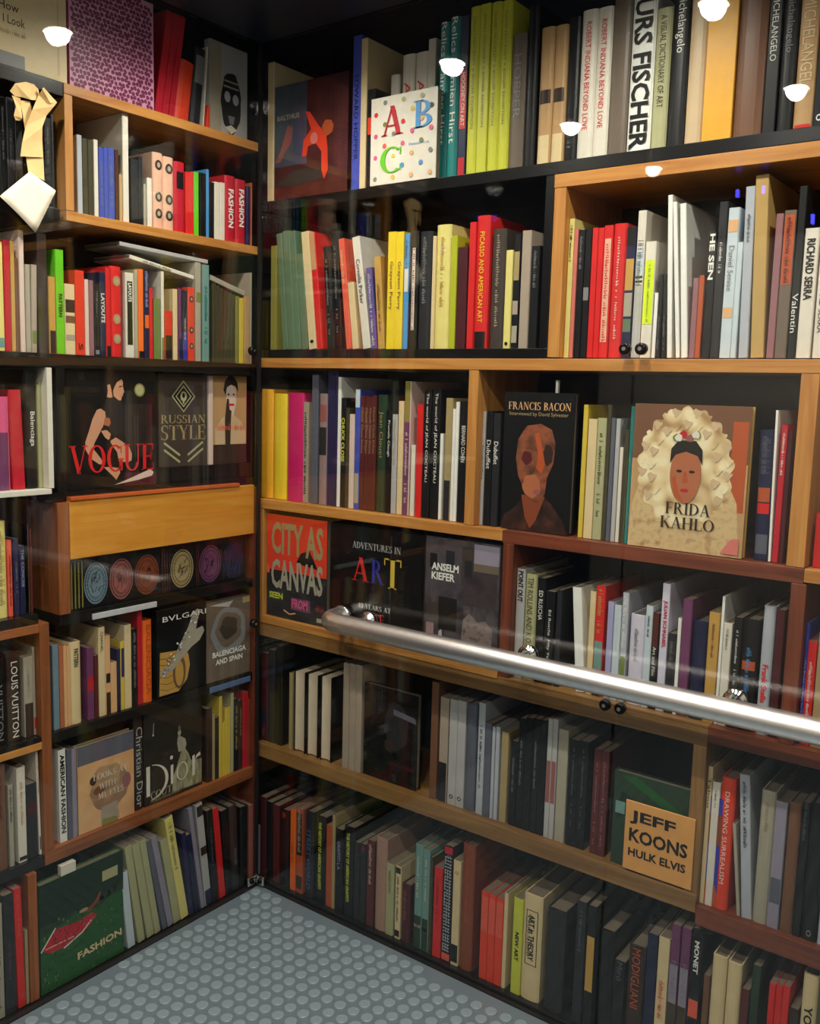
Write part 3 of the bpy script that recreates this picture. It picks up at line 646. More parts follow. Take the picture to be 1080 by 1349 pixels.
class MB:
    """Collects shapes; build() links them as ONE mesh object."""
    def __init__(self):
        self.v = []; self.f = []; self.m = []; self.mats = []
    def mi(self, mat):
        if mat not in self.mats:
            self.mats.append(mat)
        return self.mats.index(mat)
    def face(self, pts, mat):
        b = len(self.v); self.v += [tuple(p) for p in pts]; self.f.append(tuple(range(b, b + len(pts)))); self.m.append(self.mi(mat))
    def box(self, x0, x1, y0, y1, z0, z1, mat):
        b = len(self.v)
        self.v += [(x0, y0, z0), (x1, y0, z0), (x1, y1, z0), (x0, y1, z0), (x0, y0, z1), (x1, y0, z1), (x1, y1, z1), (x0, y1, z1)]
        for q in ((0, 3, 2, 1), (4, 5, 6, 7), (0, 1, 5, 4), (1, 2, 6, 5), (2, 3, 7, 6), (3, 0, 4, 7)):
            self.f.append(tuple(b + i for i in q)); self.m.append(self.mi(mat))
    def prism(self, prof, z0, z1, mat):
        """prof: counter-clockwise outline in xy, run from z0 to z1"""
        b = len(self.v); n = len(prof)
        self.v += [(x, y, z0) for x, y in prof] + [(x, y, z1) for x, y in prof]
        k = self.mi(mat)
        for i in range(n):
            j = (i + 1) % n
            self.f.append((b + i, b + j, b + n + j, b + n + i)); self.m.append(k)
        self.f.append(tuple(b + n - 1 - i for i in range(n))); self.m.append(k)
        self.f.append(tuple(b + n + i for i in range(n))); self.m.append(k)
    def tube(self, path, rad, mat, seg=16, caps=True):
        b = len(self.v); k = self.mi(mat); P = [Vector(p) for p in path]
        t0 = (P[1] - P[0]).normalized(); n = t0.orthogonal().normalized()
        for i, p in enumerate(P):
            t = (P[min(i + 1, len(P) - 1)] - P[max(i - 1, 0)]).normalized()
            n = (n - t * n.dot(t)).normalized(); q = t.cross(n)
            r = rad[i] if isinstance(rad, (list, tuple)) else rad
            for s in range(seg):
                a = 2 * math.pi * s / seg
                self.v.append(tuple(p + n * (r * math.cos(a)) + q * (r * math.sin(a))))
        for i in range(len(P) - 1):
            for s in range(seg):
                u = (s + 1) % seg
                self.f.append((b + i * seg + s, b + i * seg + u, b + (i + 1) * seg + u, b + (i + 1) * seg + s)); self.m.append(k)
        if caps:
            self.f.append(tuple(b + s for s in reversed(range(seg)))); self.m.append(k)
            e = b + (len(P) - 1) * seg
            self.f.append(tuple(e + s for s in range(seg))); self.m.append(k)
    def mesh(self, name, smooth=False):
        me = bpy.data.meshes.new(name)
        me.from_pydata(self.v, [], self.f)
        for mt in self.mats:
            me.materials.append(mt)
        me.polygons.foreach_set('material_index', self.m)
        if smooth:
            me.polygons.foreach_set('use_smooth', [len(f) == 4 for f in self.f])
        me.update()
        return me
    def build(self, name, parent=None, smooth=False, bevel=0):
        o = bpy.data.objects.new(name, self.mesh(name, smooth)); COL.objects.link(o); o.parent = parent
        if bevel:
            bv = o.modifiers.new('edge_round', 'BEVEL'); bv.width = bevel; bv.segments = 2; bv.limit_method = 'ANGLE'
        return o

def empty(name, loc, rot=(0, 0, 0)):
    o = bpy.data.objects.new(name, None); COL.objects.link(o); o.location = loc; o.rotation_euler = rot; o.empty_display_size = .05
    return o

def tag(o, label, cat, group=None):
    o['label'] = label; o['category'] = cat
    if group:
        o['group'] = group
    return o

def structure(o):
    o['kind'] = 'structure'
    return o

ROT = {'b': 0.0, 'l': math.pi / 2}
def wall_loc(w, u, d, z):
    """A point on a bookcase: u along its front (0 at the corner), d behind the front glass, z up."""
    return (u, d, z) if w == 'b' else (-d, u, z)

# ------------------------------------------------------------------ lettering
SANS = {}
def sans_mesh(s, bold):
    k = (s, bold)
    if k in SANS:
        return SANS[k]
    cu = bpy.data.curves.new('lettering', 'FONT'); cu.body = s; cu.resolution_u = 2; cu.size = 1
    if bold:
        cu.offset = .030
    ob = bpy.data.objects.new('lettering', cu)
    me = bpy.data.meshes.new_from_object(ob)
    bpy.data.objects.remove(ob)
    xs = [v.co.x for v in me.vertices]; ys = [v.co.y for v in me.vertices]
    x0, x1, y0, y1 = min(xs), max(xs), min(ys), max(ys)
    for v in me.vertices:
        v.co = ((v.co.x - x0) / max(1e-6, x1 - x0), (v.co.y - y0) / max(1e-6, y1 - y0), 0)
    me.name = 'lettering'
    SANS[k] = me
    return me

def small_print():
    """A line of print too small to read: uneven little strokes in a row."""
    k = ('~', len(SANS) % 5)
    k = ('~', random.randrange(5))
    if k in SANS:
        return SANS[k]
    rd = random.Random(k[1]); vs, fs, x = [], [], 0.0
    while x < 1:
        if rd.random() < .16:
            x += .035; continue
        w = .012 + .010 * rd.random(); lo = .0 if rd.random() < .8 else -.1; hi = .62 if rd.random() < .6 else 1.0
        for (xa, xb, ya, yb) in ((x, x + w * .45, lo, hi), (x + w * .4, x + w, .5 * rd.random(), .3 + .3 * rd.random() + .1)):
            q = len(vs); vs += [(xa, ya, 0), (xb, ya, 0), (xb, yb, 0), (xa, yb, 0)]; fs.append((q, q + 1, q + 2, q + 3))
        x += w + .009
    me = bpy.data.meshes.new('small_print'); me.from_pydata(vs, [], fs); me.update(); SANS[k] = me
    return me

T, t_ = .17, .05
def _arc(cx, cy, rx, ry, a0, a1, th=T, tn=t_, n=14):
    q = []
    P = [math.radians(a0 + (a1 - a0) * i / n) for i in range(n + 1)]
    o = [(cx + rx * math.cos(a), cy + ry * math.sin(a)) for a in P]; i_ = [(cx + (rx - th) * math.cos(a), cy + (ry - tn) * math.sin(a)) for a in P]
    for k in range(n):
        q.append([o[k], o[k + 1], i_[k + 1], i_[k]])
    return q
def _ln(x0, y0, x1, y1, w):
    return [[(x0 - w / 2, y0), (x0 + w / 2, y0), (x1 + w / 2, y1), (x1 - w / 2, y1)]]
def _hz(x0, x1, y, w=t_):
    return [[(x0, y - w / 2), (x1, y - w / 2), (x1, y + w / 2), (x0, y + w / 2)]]
def _sf(x, y, w=.3):
    y = y + (.02 if y < .5 else -.02)
    return _hz(x - w / 2, x + w / 2, y, .04)
def _st(x, y0=0, y1=1, w=T):
    return _ln(x, y0, x, y1, w) + _sf(x, y0, w + .16) + _sf(x, y1, w + .16)
GLY = {
 'A': (.86, lambda: _ln(.12, 0, .42, 1, .06) + _ln(.70, 0, .42, 1, T) + _hz(.22, .6, .33) + _sf(.12, 0, .24) + _sf(.70, 0, .32)),
 'B': (.74, lambda: _st(.18) + _arc(.26, .75, .36, .25, -90, 90) + _arc(.26, .26, .42, .26, -90, 90)),
 'C': (.82, lambda: _arc(.46, .5, .42, .5, 48, 312) + _ln(.76, .68, .76, .95, .04) + _ln(.76, .06, .76, .3, .03)),
 'D': (.88, lambda: _st(.18) + _arc(.26, .5, .56, .5, -90, 90)),
 'E': (.72, lambda: _st(.18) + _hz(.2, .64, .975) + _hz(.2, .5, .52) + _hz(.2, .66, .025) + _ln(.63, .76, .63, 1, .04) + _ln(.65, 0, .65, .26, .04) + _ln(.5, .4, .5, .64, .03)),
 'F': (.68, lambda: _st(.18) + _hz(.2, .62, .975) + _hz(.2, .5, .5) + _ln(.62, .76, .62, 1, .04) + _ln(.5, .38, .5, .62, .03)),
 'G': (.88, lambda: _arc(.46, .5, .42, .5, 48, 320) + _ln(.76, .68, .76, .95, .04) + _ln(.74, .04, .74, .42, T) + _sf(.74, .44, .3)),
 'H': (.94, lambda: _st(.18) + _st(.74) + _hz(.2, .72, .52)),
 'I': (.4, lambda: _st(.2)),
 'K': (.88, lambda: _st(.18) + _ln(.26, .42, .70, .97, .05) + _ln(.74, 0, .38, .56, T) + _sf(.70, 1, .26) + _sf(.74, 0, .28)),
 'L': (.7, lambda: _st(.18) + _hz(.2, .64, .025) + _ln(.63, 0, .63, .28, .04)),
 'M': (1.08, lambda: _ln(.14, 0, .17, 1, .05) + _ln(.52, 0, .22, 1, T) + _ln(.52, 0, .84, 1, .05) + _st(.9) + _sf(.14, 0, .24)),
 'N': (.94, lambda: _ln(.16, 0, .16, 1, .05) + _ln(.76, 0, .2, 1, T) + _ln(.76, 0, .76, 1, .05) + _sf(.16, 0, .24) + _sf(.76, 1, .24) + _sf(.14, 1, .2)),
 'O': (.9, lambda: _arc(.45, .5, .42, .5, 0, 360, n=26)),
 'P': (.72, lambda: _st(.18) + _arc(.26, .73, .40, .27, -90, 90)),
 'R': (.86, lambda: _st(.18) + _arc(.26, .74, .36, .26, -90, 90) + _ln(.74, 0, .42, .5, T) + _sf(.78, 0, .2)),
 'S': (.64, lambda: _arc(.32, .74, .26, .26, 40, 270, .13) + _arc(.30, .26, .29, .27, -140, 90, .14) + _ln(.54, .74, .54, .98, .04) + _ln(.06, .03, .06, .28, .04)),
 'T': (.78, lambda: _st(.39) + _hz(.05, .73, .975) + _ln(.06, .76, .06, 1, .04) + _ln(.72, .76, .72, 1, .04)),
 'U': (.92, lambda: _ln(.18, .3, .18, 1, T) + _ln(.76, .3, .76, 1, .05) + _arc(.44, .32, .345, .32, 180, 360, .14) + _sf(.18, 1, .32) + _sf(.76, 1, .24)),
 'V': (.86, lambda: _ln(.44, 0, .14, 1, T) + _ln(.44, 0, .74, 1, .05) + _sf(.14, 1, .32) + _sf(.74, 1, .24)),
 'W': (1.2, lambda: _ln(.36, 0, .12, 1, T) + _ln(.36, 0, .58, .9, .05) + _ln(.80, 0, .56, 1, T) + _ln(.80, 0, 1.04, 1, .05) + _sf(.12, 1, .3) + _sf(1.04, 1, .24)),
 'Y': (.82, lambda: _ln(.4, .46, .13, 1, T) + _ln(.4, .46, .7, 1, .05) + _st(.41, 0, .46) + _sf(.13, 1, .3) + _sf(.7, 1, .24)),
 '4': (.7, lambda: _ln(.48, 0, .48, 1, T) + _ln(.06, .3, .46, 1, .05) + _hz(.04, .66, .3) + _sf(.48, 0, .28)),
 '0': (.66, lambda: _arc(.33, .5, .28, .5, 0, 360, .12, n=22)),
 ' ': (.42, lambda: []),
}
SERIF = {}
def serif_mesh(s):
    if s in SERIF:
        return SERIF[s]
    vs, fs, x = [], [], 0.0
    for ch in s:
        w, fn = GLY[ch]
        for q in fn():
            b = len(vs); vs += [(px_ + x, py_, 0) for px_, py_ in q]; fs.append(tuple(range(b, b + len(q))))
        x += w
    xs = [v[0] for v in vs]; x0, x1 = min(xs), max(xs)
    vs = [((v[0] - x0) / (x1 - x0), v[1], 0) for v in vs]
    me = bpy.data.meshes.new('lettering'); me.from_pydata(vs, [], fs); me.update()
    SERIF[s] = me
    return me

def letter(parent, s, box, col, upright=True, bold=False, serif=False, y=-.0009, name='title_lettering', slant=None, rough=.42):
    """Flat printed words filling box = (x0, x1, z0, z1) on a front that faces -y. Not upright: reads downwards."""
    x0, x1, z0, z1 = box
    base = small_print() if s == '~' else serif_mesh(s) if serif else sans_mesh(s, bold)
    if s == '~':
        name = 'small_print'
    o = bpy.data.objects.new(name, base); COL.objects.link(o); o.parent = parent
    if upright:
        o.location = (x0, y, z0); o.rotation_euler = (math.pi / 2, slant or 0, 0); o.scale = (x1 - x0, z1 - z0, 1)
    else:
        o.location = (x0, y, z1); o.rotation_euler = (math.pi / 2, math.pi / 2, 0); o.scale = (z1 - z0, x1 - x0, 1)
    if not base.materials:
        base.materials.append(print_mat(col))
    if s == '~':
        o['kind'] = 'stuff'
    o.material_slots[0].link = 'OBJECT'
    o.material_slots[0].material = print_mat(col, rough)
    return o

# ------------------------------------------------------------------ books
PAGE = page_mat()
def cover_profile(w, d, hard):
    tk = min(.0028 if hard else .0011, w * .22)
    if hard:
        r = min(.006, w * .22)
        outer = [(0, d), (0, r), (w * .10, r * .42), (w * .26, r * .08), (w * .42, 0), (w * .58, 0), (w * .74, r * .08), (w * .90, r * .42), (w, r), (w, d)]
    else:
        r = min(.0015, w * .12)
        outer = [(0, d), (0, r), (r, 0), (w - r, 0), (w, r), (w, d)]
    y = (r + .002) if hard else tk + r * .3
    return outer + [(w - tk, d), (w - tk, y), (tk, y), (tk, d)], tk, y

def make_book(w, u, z, dep, wid, h, lean, key, o):
    hard = o.get('k') == 'hardback' or (o.get('k') is None and wid >= .0285)
    slip = o.get('k') == 'slipcase'
    d = .23 if h > .27 else (.20 if h > .2 else .16)
    d = min(d, .30 - dep) - random.random() * .012
    cosl = math.cos(math.radians(lean))
    wid_ = wid * cosl
    off = 0.0
    uu = u
    if lean > 0.05:
        off = -wid_; uu = u + wid
    name = 'slipcased_book' if slip else ('hardback_book' if hard else 'paperback')
    root = empty(name, wall_loc(w, uu, dep, z + .0008), (0, math.radians(lean), ROT[w]))
    mt = print_mat(key)
    M = MB()
    if slip:
        tk = .003
        prof = [(0, d), (0, .0012), (.0012, 0), (wid_ - .0012, 0), (wid_, .0012), (wid_, d), (wid_ - tk, d), (wid_ - tk, tk), (tk, tk), (tk, d)]
        M.prism([(x + off, y) for x, y in reversed(prof)], 0, h, mt)
        M.box(off + tk, off + wid_ - tk, tk, d, h - tk, h - .0004, mt); M.box(off + tk, off + wid_ - tk, tk, d, .0004, tk, mt)
        M.build('case', root)
        P = MB(); P.box(off + tk + .0005, off + wid_ - tk - .0005, tk + .001, d - .003, tk + .001, h - tk - .001, print_mat('cream')); P.build('volume', root)
    else:
        prof, tk, y0 = cover_profile(wid_, d, hard)
        zi = .004 if hard else .0012
        if o.get('rev'):
            M.prism([(x + off, d - y) for x, y in prof], 0, h, mt)
            M.build('cover', root)
            P = MB(); e = off + tk + .0002; g = off + wid_ - tk - .0002; c = (e + g) / 2
            P.prism([(e, d - y0), (e, .003), (c - (g - e) * .25, .0065), (c, .0075), (c + (g - e) * .25, .0065), (g, .003), (g, d - y0)], zi, h - zi, print_mat('paper'))
            P.build('page_block', root)
        else:
            M.prism([(x + off, y) for x, y in reversed(prof)], 0, h, mt)
            M.build('cover', root)
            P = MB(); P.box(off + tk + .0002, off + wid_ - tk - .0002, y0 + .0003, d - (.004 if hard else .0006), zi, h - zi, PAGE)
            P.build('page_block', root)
    rr = min(.006, wid_ * .22) if hard else min(.0015, wid_ * .12)
    bw = o.get('bw', 1.0)
    edge = (wid_ * .10 if hard else rr)
    for (a, b, c) in o.get('b', []):
        B = MB(); e = edge if bw == 1.0 else wid_ * (1 - bw) / 2
        zz0, zz1 = max(a * h, .0006), min(b * h, h - .0006)
        if hard and bw == 1.0:
            r = rr
            xs = [(w_, y_) for w_, y_ in ((.10, .42), (.26, .08), (.42, 0), (.58, 0), (.74, .08), (.90, .42))]
            for (xa, ya), (xb, yb) in zip(xs, xs[1:]):
                B.face([(off + xa * wid_, ya * r - .0005, zz0), (off + xb * wid_, yb * r - .0005, zz0), (off + xb * wid_, yb * r - .0005, zz1), (off + xa * wid_, ya * r - .0005, zz1)], print_mat(c))
        else:
            B.face([(off + e, -.0005, zz0), (off + wid_ - e, -.0005, zz0), (off + wid_ - e, -.0005, zz1), (off + e, -.0005, zz1)], print_mat(c))
        B.build('colour_band', root)
    if o.get('dots'):
        B = MB(); k = 3
        for zc in (.84, .42, .2):
            cx, rx_ = off + wid_ * .5, wid_ * .34
            B.face([(cx + rx_ * math.cos(2 * math.pi * i / 14), -.0006, zc * h + rx_ * 1.15 * math.sin(2 * math.pi * i / 14)) for i in range(14)], print_mat(o['dots']))
            B.face([(cx + rx_ * .45 * math.cos(2 * math.pi * i / 12), -.0008, zc * h + rx_ * .6 * math.sin(2 * math.pi * i / 12)) for i in range(12)], print_mat('stone'))
        B.build('portrait_roundels', root)
    if o.get('maze'):
        B = MB(); rd = random.Random(4); zz = h * .09
        while zz < h * .91:
            for c in range(3):
                x0 = off + wid_ * (.12 + .27 * c)
                B.face([(x0, -.0006, zz), (x0 + wid_ * .2, -.0006, zz), (x0 + wid_ * .2, -.0006, zz + .0035), (x0, -.0006, zz + .0035)], print_mat(o['maze']))
                if rd.random() < .6:
                    B.face([(x0, -.0006, zz + .0036), (x0 + wid_ * .07, -.0006, zz + .0036), (x0 + wid_ * .07, -.0006, zz + .0085), (x0, -.0006, zz + .0085)], print_mat(o['maze']))
            zz += .0092
        B.build('maze_pattern', root)
    if o.get('box'):
        letter(root, '1900-2000', (off + wid_ * .28, off + wid_ * .40, h * .42, h * .80), 'ink', upright=False)
        B = MB()
        x0, x1, z0, z1 = off + wid_ * .2, off + wid_ * .82, h * .34, h * .86
        for q in ((x0, x1, z0, z0 + .0016), (x0, x1, z1 - .0016, z1), (x0, x0 + .0016, z0, z1), (x1 - .0016, x1, z0, z1)):
            B.face([(q[0], -.0006, q[2]), (q[1], -.0006, q[2]), (q[1], -.0006, q[3]), (q[0], -.0006, q[3])], print_mat('ink'))
        B.build('ruled_border', root)
    if o.get('t'):
        s = o['t']; a0, a1 = o.get('ta', (.08, .8)); ts = o.get('ts', .5)
        x0 = off + wid_ * (.5 - ts / 2); x1 = off + wid_ * (.5 + ts / 2)
        letter(root, s, (x0, x1, h * (1 - a1), h * (1 - a0)), o.get('tc', 'white'), upright=False, bold=bool(o.get('bold')))
    return root, name

ORD = ['first', 'second', 'third', 'fourth', 'fifth', 'sixth', 'seventh', 'eighth', 'ninth', 'tenth', 'eleventh', 'twelfth', 'thirteenth', 'fourteenth', 'fifteenth',
       'sixteenth', 'seventeenth', 'eighteenth', 'nineteenth', 'twentieth']
TENS = {2: 'twenty', 3: 'thirty', 4: 'forty', 5: 'fifty', 6: 'sixty'}
def ordinal(n):
    if n <= 20:
        return ORD[n - 1]
    if n % 10 == 0:
        return TENS[n // 10][:-1] + 'ieth'
    return TENS[n // 10] + '-' + ORD[n % 10 - 1]

def book_label(wid, h, key, o, name, n, phr):
    size = 'very thin' if wid < .0115 else 'thin' if wid < .02 else 'thick' if .032 < wid < .045 else 'very thick' if wid >= .045 else ('tall' if h > .3 else '')
    noun = {'paperback': 'paperback', 'hardback_book': 'hardback', 'slipcased_book': 'slipcase'}[name]
    extra = ''
    if o.get('rev'):
        extra = ' turned page-edges out'
    elif o.get('b') and not o.get('bold'):
        extra = ' with ' + PAL[o['b'][0][2]][1] + ' band'
    elif o.get('t') and (len(o['t']) > 2 or o['t'] == '~'):
        extra = ' with ' + PAL[o.get('tc', 'white')][1] + ' lettering'
    elif o.get('dots'):
        extra = ' with round portraits'
    lab = (size + ' ' + PAL[key][1] + ' ' + noun + extra + ', ' + ordinal(n) + ' from corner, ' + phr).strip()
    w = lab.split()
    if len(w) > 16:
        phr = phr.replace('bay beside the ', 'by ').replace('bay with the ', 'by ')
        lab = (PAL[key][1] + ' ' + noun + extra + ', ' + ordinal(n) + ' from corner, ' + phr).strip()
    return lab

# ------------------------------------------------------------------ the setting: floor, ceiling, walls, panes
rub = plain('grey_blue_rubber', (86, 99, 107), .36, spec=.5, bump=.12)  # base darkened to paint in the shade between the studs
rub2 = plain('lit_stud_rubber', (110, 125, 132), .30, spec=.5, bump=.12)  # same rubber in a lighter tone, painting light onto the studs
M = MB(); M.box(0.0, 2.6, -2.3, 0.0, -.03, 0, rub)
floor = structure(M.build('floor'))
stud_me = None
def stud_mesh():
    S = MB(); n = 16; R = .0165
    rings = [(R, 0.0), (R * .97, .0024), (R * .88, .0036), (R * .76, .0030)]
    vs = [(r * math.cos(2 * math.pi * i / n), r * math.sin(2 * math.pi * i / n), z) for r, z in rings for i in range(n)]
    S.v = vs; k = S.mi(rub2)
    for q in range(len(rings) - 1):
        for i in range(n):
            j = (i + 1) % n
            S.f.append((q * n + i, q * n + j, (q + 1) * n + j, (q + 1) * n + i)); S.m.append(k)
    S.f.append(tuple(3 * n + i for i in range(n))); S.m.append(k)
    return S
SM = stud_mesh(); stud_me = SM.mesh('stud', True)
pts = []
P1, P2 = Vector((.0415, .003)), Vector((.004, .0400))
for i in range(-40, 90):
    for j in range(-90, 40):
        p = P1 * i + P2 * j
        if .030 < p.x < 2.5 and -2.2 < p.y < -.030:
            pts.append(p)
def seen_floor(p):
    v = Vector((p.x, p.y, 0)) - Vector(cam.matrix_world.translation)
    zc = v.dot(fwd); X = v.dot(R2) / zc * 1227.24 + 540; Y = -v.dot(U2) / zc * 1227.24 + 674.5
    return -20 < X < 1100 and Y < 1370
near = [p for p in pts if seen_floor(p)]
near.sort(key=lambda p: (Vector((p.x, p.y, 0)) - cam.matrix_world.translation).length)
for p in near[:300]:
    o = bpy.data.objects.new('stud', stud_me); COL.objects.link(o); o.parent = floor; o.location = (p.x, p.y, 0)
rest = near[300:] + [p for p in pts if not seen_floor(p) and p.x < 1.7 and p.y > -1.6]
if rest:
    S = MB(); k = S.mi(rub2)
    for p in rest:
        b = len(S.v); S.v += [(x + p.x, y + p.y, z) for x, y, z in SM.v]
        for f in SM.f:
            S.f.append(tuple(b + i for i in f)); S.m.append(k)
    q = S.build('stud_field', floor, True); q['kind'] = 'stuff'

cm = plain('dark_ceiling_steel', (50, 58, 76), .35, .6, bump=.05)
M = MB(); M.box(-.002, 2.6, -2.3, .002, CEIL, CEIL + .04, cm); structure(M.build('ceiling'))
wm = plain('dark_shop_wall', (18, 18, 20), .8)
M = MB(); M.box(-.40, -.36, -1.4, .40, -.05, 3.0, wm); structure(M.build('wall_left'))
M = MB(); M.box(-.40, 3.0, .36, .40, -.05, 3.0, wm); structure(M.build('wall_back'))

sm_ = plain('cabin_steel_panel', (158, 156, 152), .6, .3, bump=.04)
M = MB(); M.box(2.56, 2.60, -2.30, -.002, 0, CEIL, sm_); structure(M.build('wall_right'))
M = MB(); M.box(-.002, 2.56, -2.30, -2.26, 0, CEIL, sm_); structure(M.build('wall_front'))
GL = glass_mat()
def pane(name, x0, x1, y0, y1, z0, z1):
    M = MB(); M.box(x0, x1, y0, y1, z0, z1, GL)
    return structure(M.build(name))
pane('window_1', -.010, -.002, -1.30, -.006, .004, 2.497)
pane('window_2', .006, 1.156, .002, .010, .004, 2.497)
pane('window_3', 1.161, 2.555, .002, .010, .004, 2.497)
blk = plain('black_seal', (12, 12, 13), .5)
M = MB(); M.box(-.013, .013, -1.3, .0, -.002, .0035, blk); M.box(0, 2.56, -.001, .013, -.002, .0035, blk); structure(M.build('trim_1'))
M = MB(); M.box(-.006, .003, -.003, .006, .004, 2.497, blk); structure(M.build('trim_2'))

# ------------------------------------------------------------------ bookcases
def part_box(root, w, name, u0, u1, d0, d1, z0, z1, mat, bev=.0012):
    M = MB()
    if w == 'b':
        M.box(u0, u1, d0, d1, z0, z1, mat)
    else:
        M.box(-d1, -d0, u0, u1, z0, z1, mat)
    return M.build(name, root, bevel=bev)
F, D = .02, .32
hb = empty('bookcase', (1.0, .17, 0)); tag(hb, 'wide bookcase of mixed oak and black bays behind the steel handrail', 'bookcase')
fb = empty('bookcase', (-.17, -.6, 0)); tag(fb, 'narrower bookcase of fashion books meeting the wide one at the corner', 'bookcase')
def B(name, *a, **k):
    o = part_box(hb, 'b', name, *a, **k); o.matrix_parent_inverse = Matrix.Translation((-1.0, -.17, 0)); return o
def L(name, *a, **k):
    o = part_box(fb, 'l', name, *a, **k); o.matrix_parent_inverse = Matrix.Translation((.17, .6, 0)); return o
RX = 2.15
# wide bookcase: shelves, dividers, back
B('back_panel', -.02, RX, D, D + .012, -.02, 2.62, BLACKX('z'), bev=0)
B('shelf', -.015, RX, F, D, 2.047, 2.075, BLACKX('x'))
B('shelf', .935, RX, F - .002, D, 2.016, 2.046, OAKX('x'))
B('divider', .936, .966, F - .001, D, 1.6345, 2.0155, OAKX('z'))
B('divider', .912, .934, F, D, 1.657, 2.046, BLACKX('z'))
B('shelf', -.015, .934, F, D, 1.632, 1.656, BLACKX('x'))
B('shelf', -.02, RX, F - .002, D, 1.604, 1.6315, OAKX('x'))
B('divider', .720, .748, F - .001, D, 1.2165, 1.6035, OAKX('z'))
B('divider', 1.505, 1.540, F - .001, D, 1.2165, 1.6035, OAKX('z'))
B('shelf', -.02, .835, F - .002, D, 1.188, 1.2155, OAKX('x'))
B('shelf', .8355, 1.541, F - .001, D, 1.184, 1.2155, REDX('x'))
B('shelf', 1.5415, RX, F - .002, D, 1.188, 1.2155, OAKX('x'))
B('divider', -.016, .004, F - .001, D, .8625, 1.1875, OAKX('z'))
B('divider', .838, .868, F - .001, D, .8455, 1.1835, REDX('z'))
B('divider', 1.518, 1.548, F - .001, D, .8455, 1.1835, REDX('z'))
B('shelf', -.02, .837, F - .003, D, .838, .862, OAKX('x'))
B('shelf', -.02, 1.372, F - .001, D, .797, .8375, DULLX('x'))
B('shelf', .8385, 1.372, F - .001, D, .838, .845, DULLX('x'))
B('shelf', 1.3725, RX, F - .001, D, .808, .845, REDX('x'))
B('divider', 1.342, 1.372, F - .001, D, .4555, .7965, DULLX('z'))
B('shelf', -.02, 1.372, F - .003, D, .412, .455, DULLX('x'))
B('shelf', 1.3725, RX, F - .002, D, .385, .430, REDX('x'))
B('shelf', -.02, RX, F - .004, D, -.016, .012, BLACKX('x'))
# narrow bookcase
L('back_panel', -1.20, .0, D, D + .012, -.02, 2.62, BLACKX('z'), bev=0)
L('shelf', -1.20, -.6105, F, D, 2.205, 2.237, BLACKX('y'))
L('shelf', -.61, .012, F - .002, D, 2.213, 2.237, OAKX('y'))
L('divider', -.61, -.588, F - .002, D, 1.950, 2.2125, OAKX('z'))
L('shelf', -.61, .012, F - .002, D, 1.926, 1.949, OAKX('y'))
L('shelf', -1.20, -.625, F, D, 1.925, 1.95, BLACKX('y'))
L('shelf', -1.20, .012, F, D, 1.580, 1.613, BLACKX('y'))
L('divider', -.645, -.622, F, D, 1.281, 1.5795, BLACKX('z'))
L('shelf', -.6645, .012, F + .012, D, 1.255, 1.280, BLACKX('y'))
L('step', -.335, .012, F + .026, D, 1.2805, 1.322, BLACKX('y'))
L('white_edge', -.672, -.6585, F - .004, D - .06, 1.2925, 1.5795, plain('white_laminate', (226, 220, 206), .4))
L('shelf', -1.20, -.665, F - .004, D, 1.279, 1.292, plain('white_laminate', (226, 220, 206), .4))
L('fascia', -.618, .0, F - .003, F + .012, 1.112, 1.258, wood_mat('honey_board', (212, 138, 44), (228, 160, 66), 'y', .3))
L('lip', -.618, -.062, F - .008, F + .011, 1.2585, 1.2675, wood_mat('orange_red_lip', (190, 84, 36), (216, 108, 52), 'y', .3))  # lip of plain orange-red wood
L('divider', -.650, -.6185, F - .001, D, .976, 1.2545, BRNX('z'))
L('shelf', -.65, .0, F, D, .948, .975, BLACKX('y'))
L('reflection_strip', -.56, -.36, F - .006, F - .0005, .949, .964, plain('pale_reflection_strip', (196, 196, 200), .15))  # pale strip painted in as a reflection along the shelf edge
L('shelf', -1.20, -.7065, F, D, .966, .990, BLACKX('y'))
L('shelf', -1.20, -.7065, F - .002, D, .944, .9655, BRNX('y'))
L('divider', -.706, -.680, F - .002, D, .381, .965, BRNX('z'))
L('shelf', -.6795, .0, F, D, .655, .682, BLACKX('y'))
L('blue_edge', -.172, -.012, F - .004, F - .0005, .657, .674, print_mat('slateblue'))
L('shelf', -1.20, -.7065, F, D, .668, .6815, BLACKX('y'))
L('shelf', -1.20, -.7065, F - .002, D, .650, .6675, OAKX('y'))
L('shelf', -.7065, .0, F - .003, D, .345, .380, BRNX('y'))
L('shelf', -1.20, -.707, F - .001, D, .345, .372, BLACKX('y'))
L('divider', -.760, -.736, F - .012, D, .0065, .3445, BRNX('z'))
L('shelf', -1.20, .0, F - .009, D, -.016, .006, BLACKX('y'))
L('end_panel', .0005, .016, F - .014, D, -.01, 1.25, REDX('z'))

# ------------------------------------------------------------------ books on the shelves, one by one
counts = {}
for key, w, z, dep, phr, books in ROWS:
    order = sorted(range(len(books)), key=lambda i: (books[i][0] if w == 'b' else -books[i][0]))
    start = counts.get(phr, 0)
    for n, i in enumerate(order):
        u, wid, h, lean, col, o = books[i]
        root, name = make_book(w, u, o.get('zb', z), o.get('dp', dep), wid, h, lean, col, o)
        tag(root, book_label(wid, h, col, o, name, start + n + 1, phr), {'paperback': 'paperback', 'hardback_book': 'hardback', 'slipcased_book': 'slipcase'}[name], 'books in the ' + phr)
    counts[phr] = start + len(order)

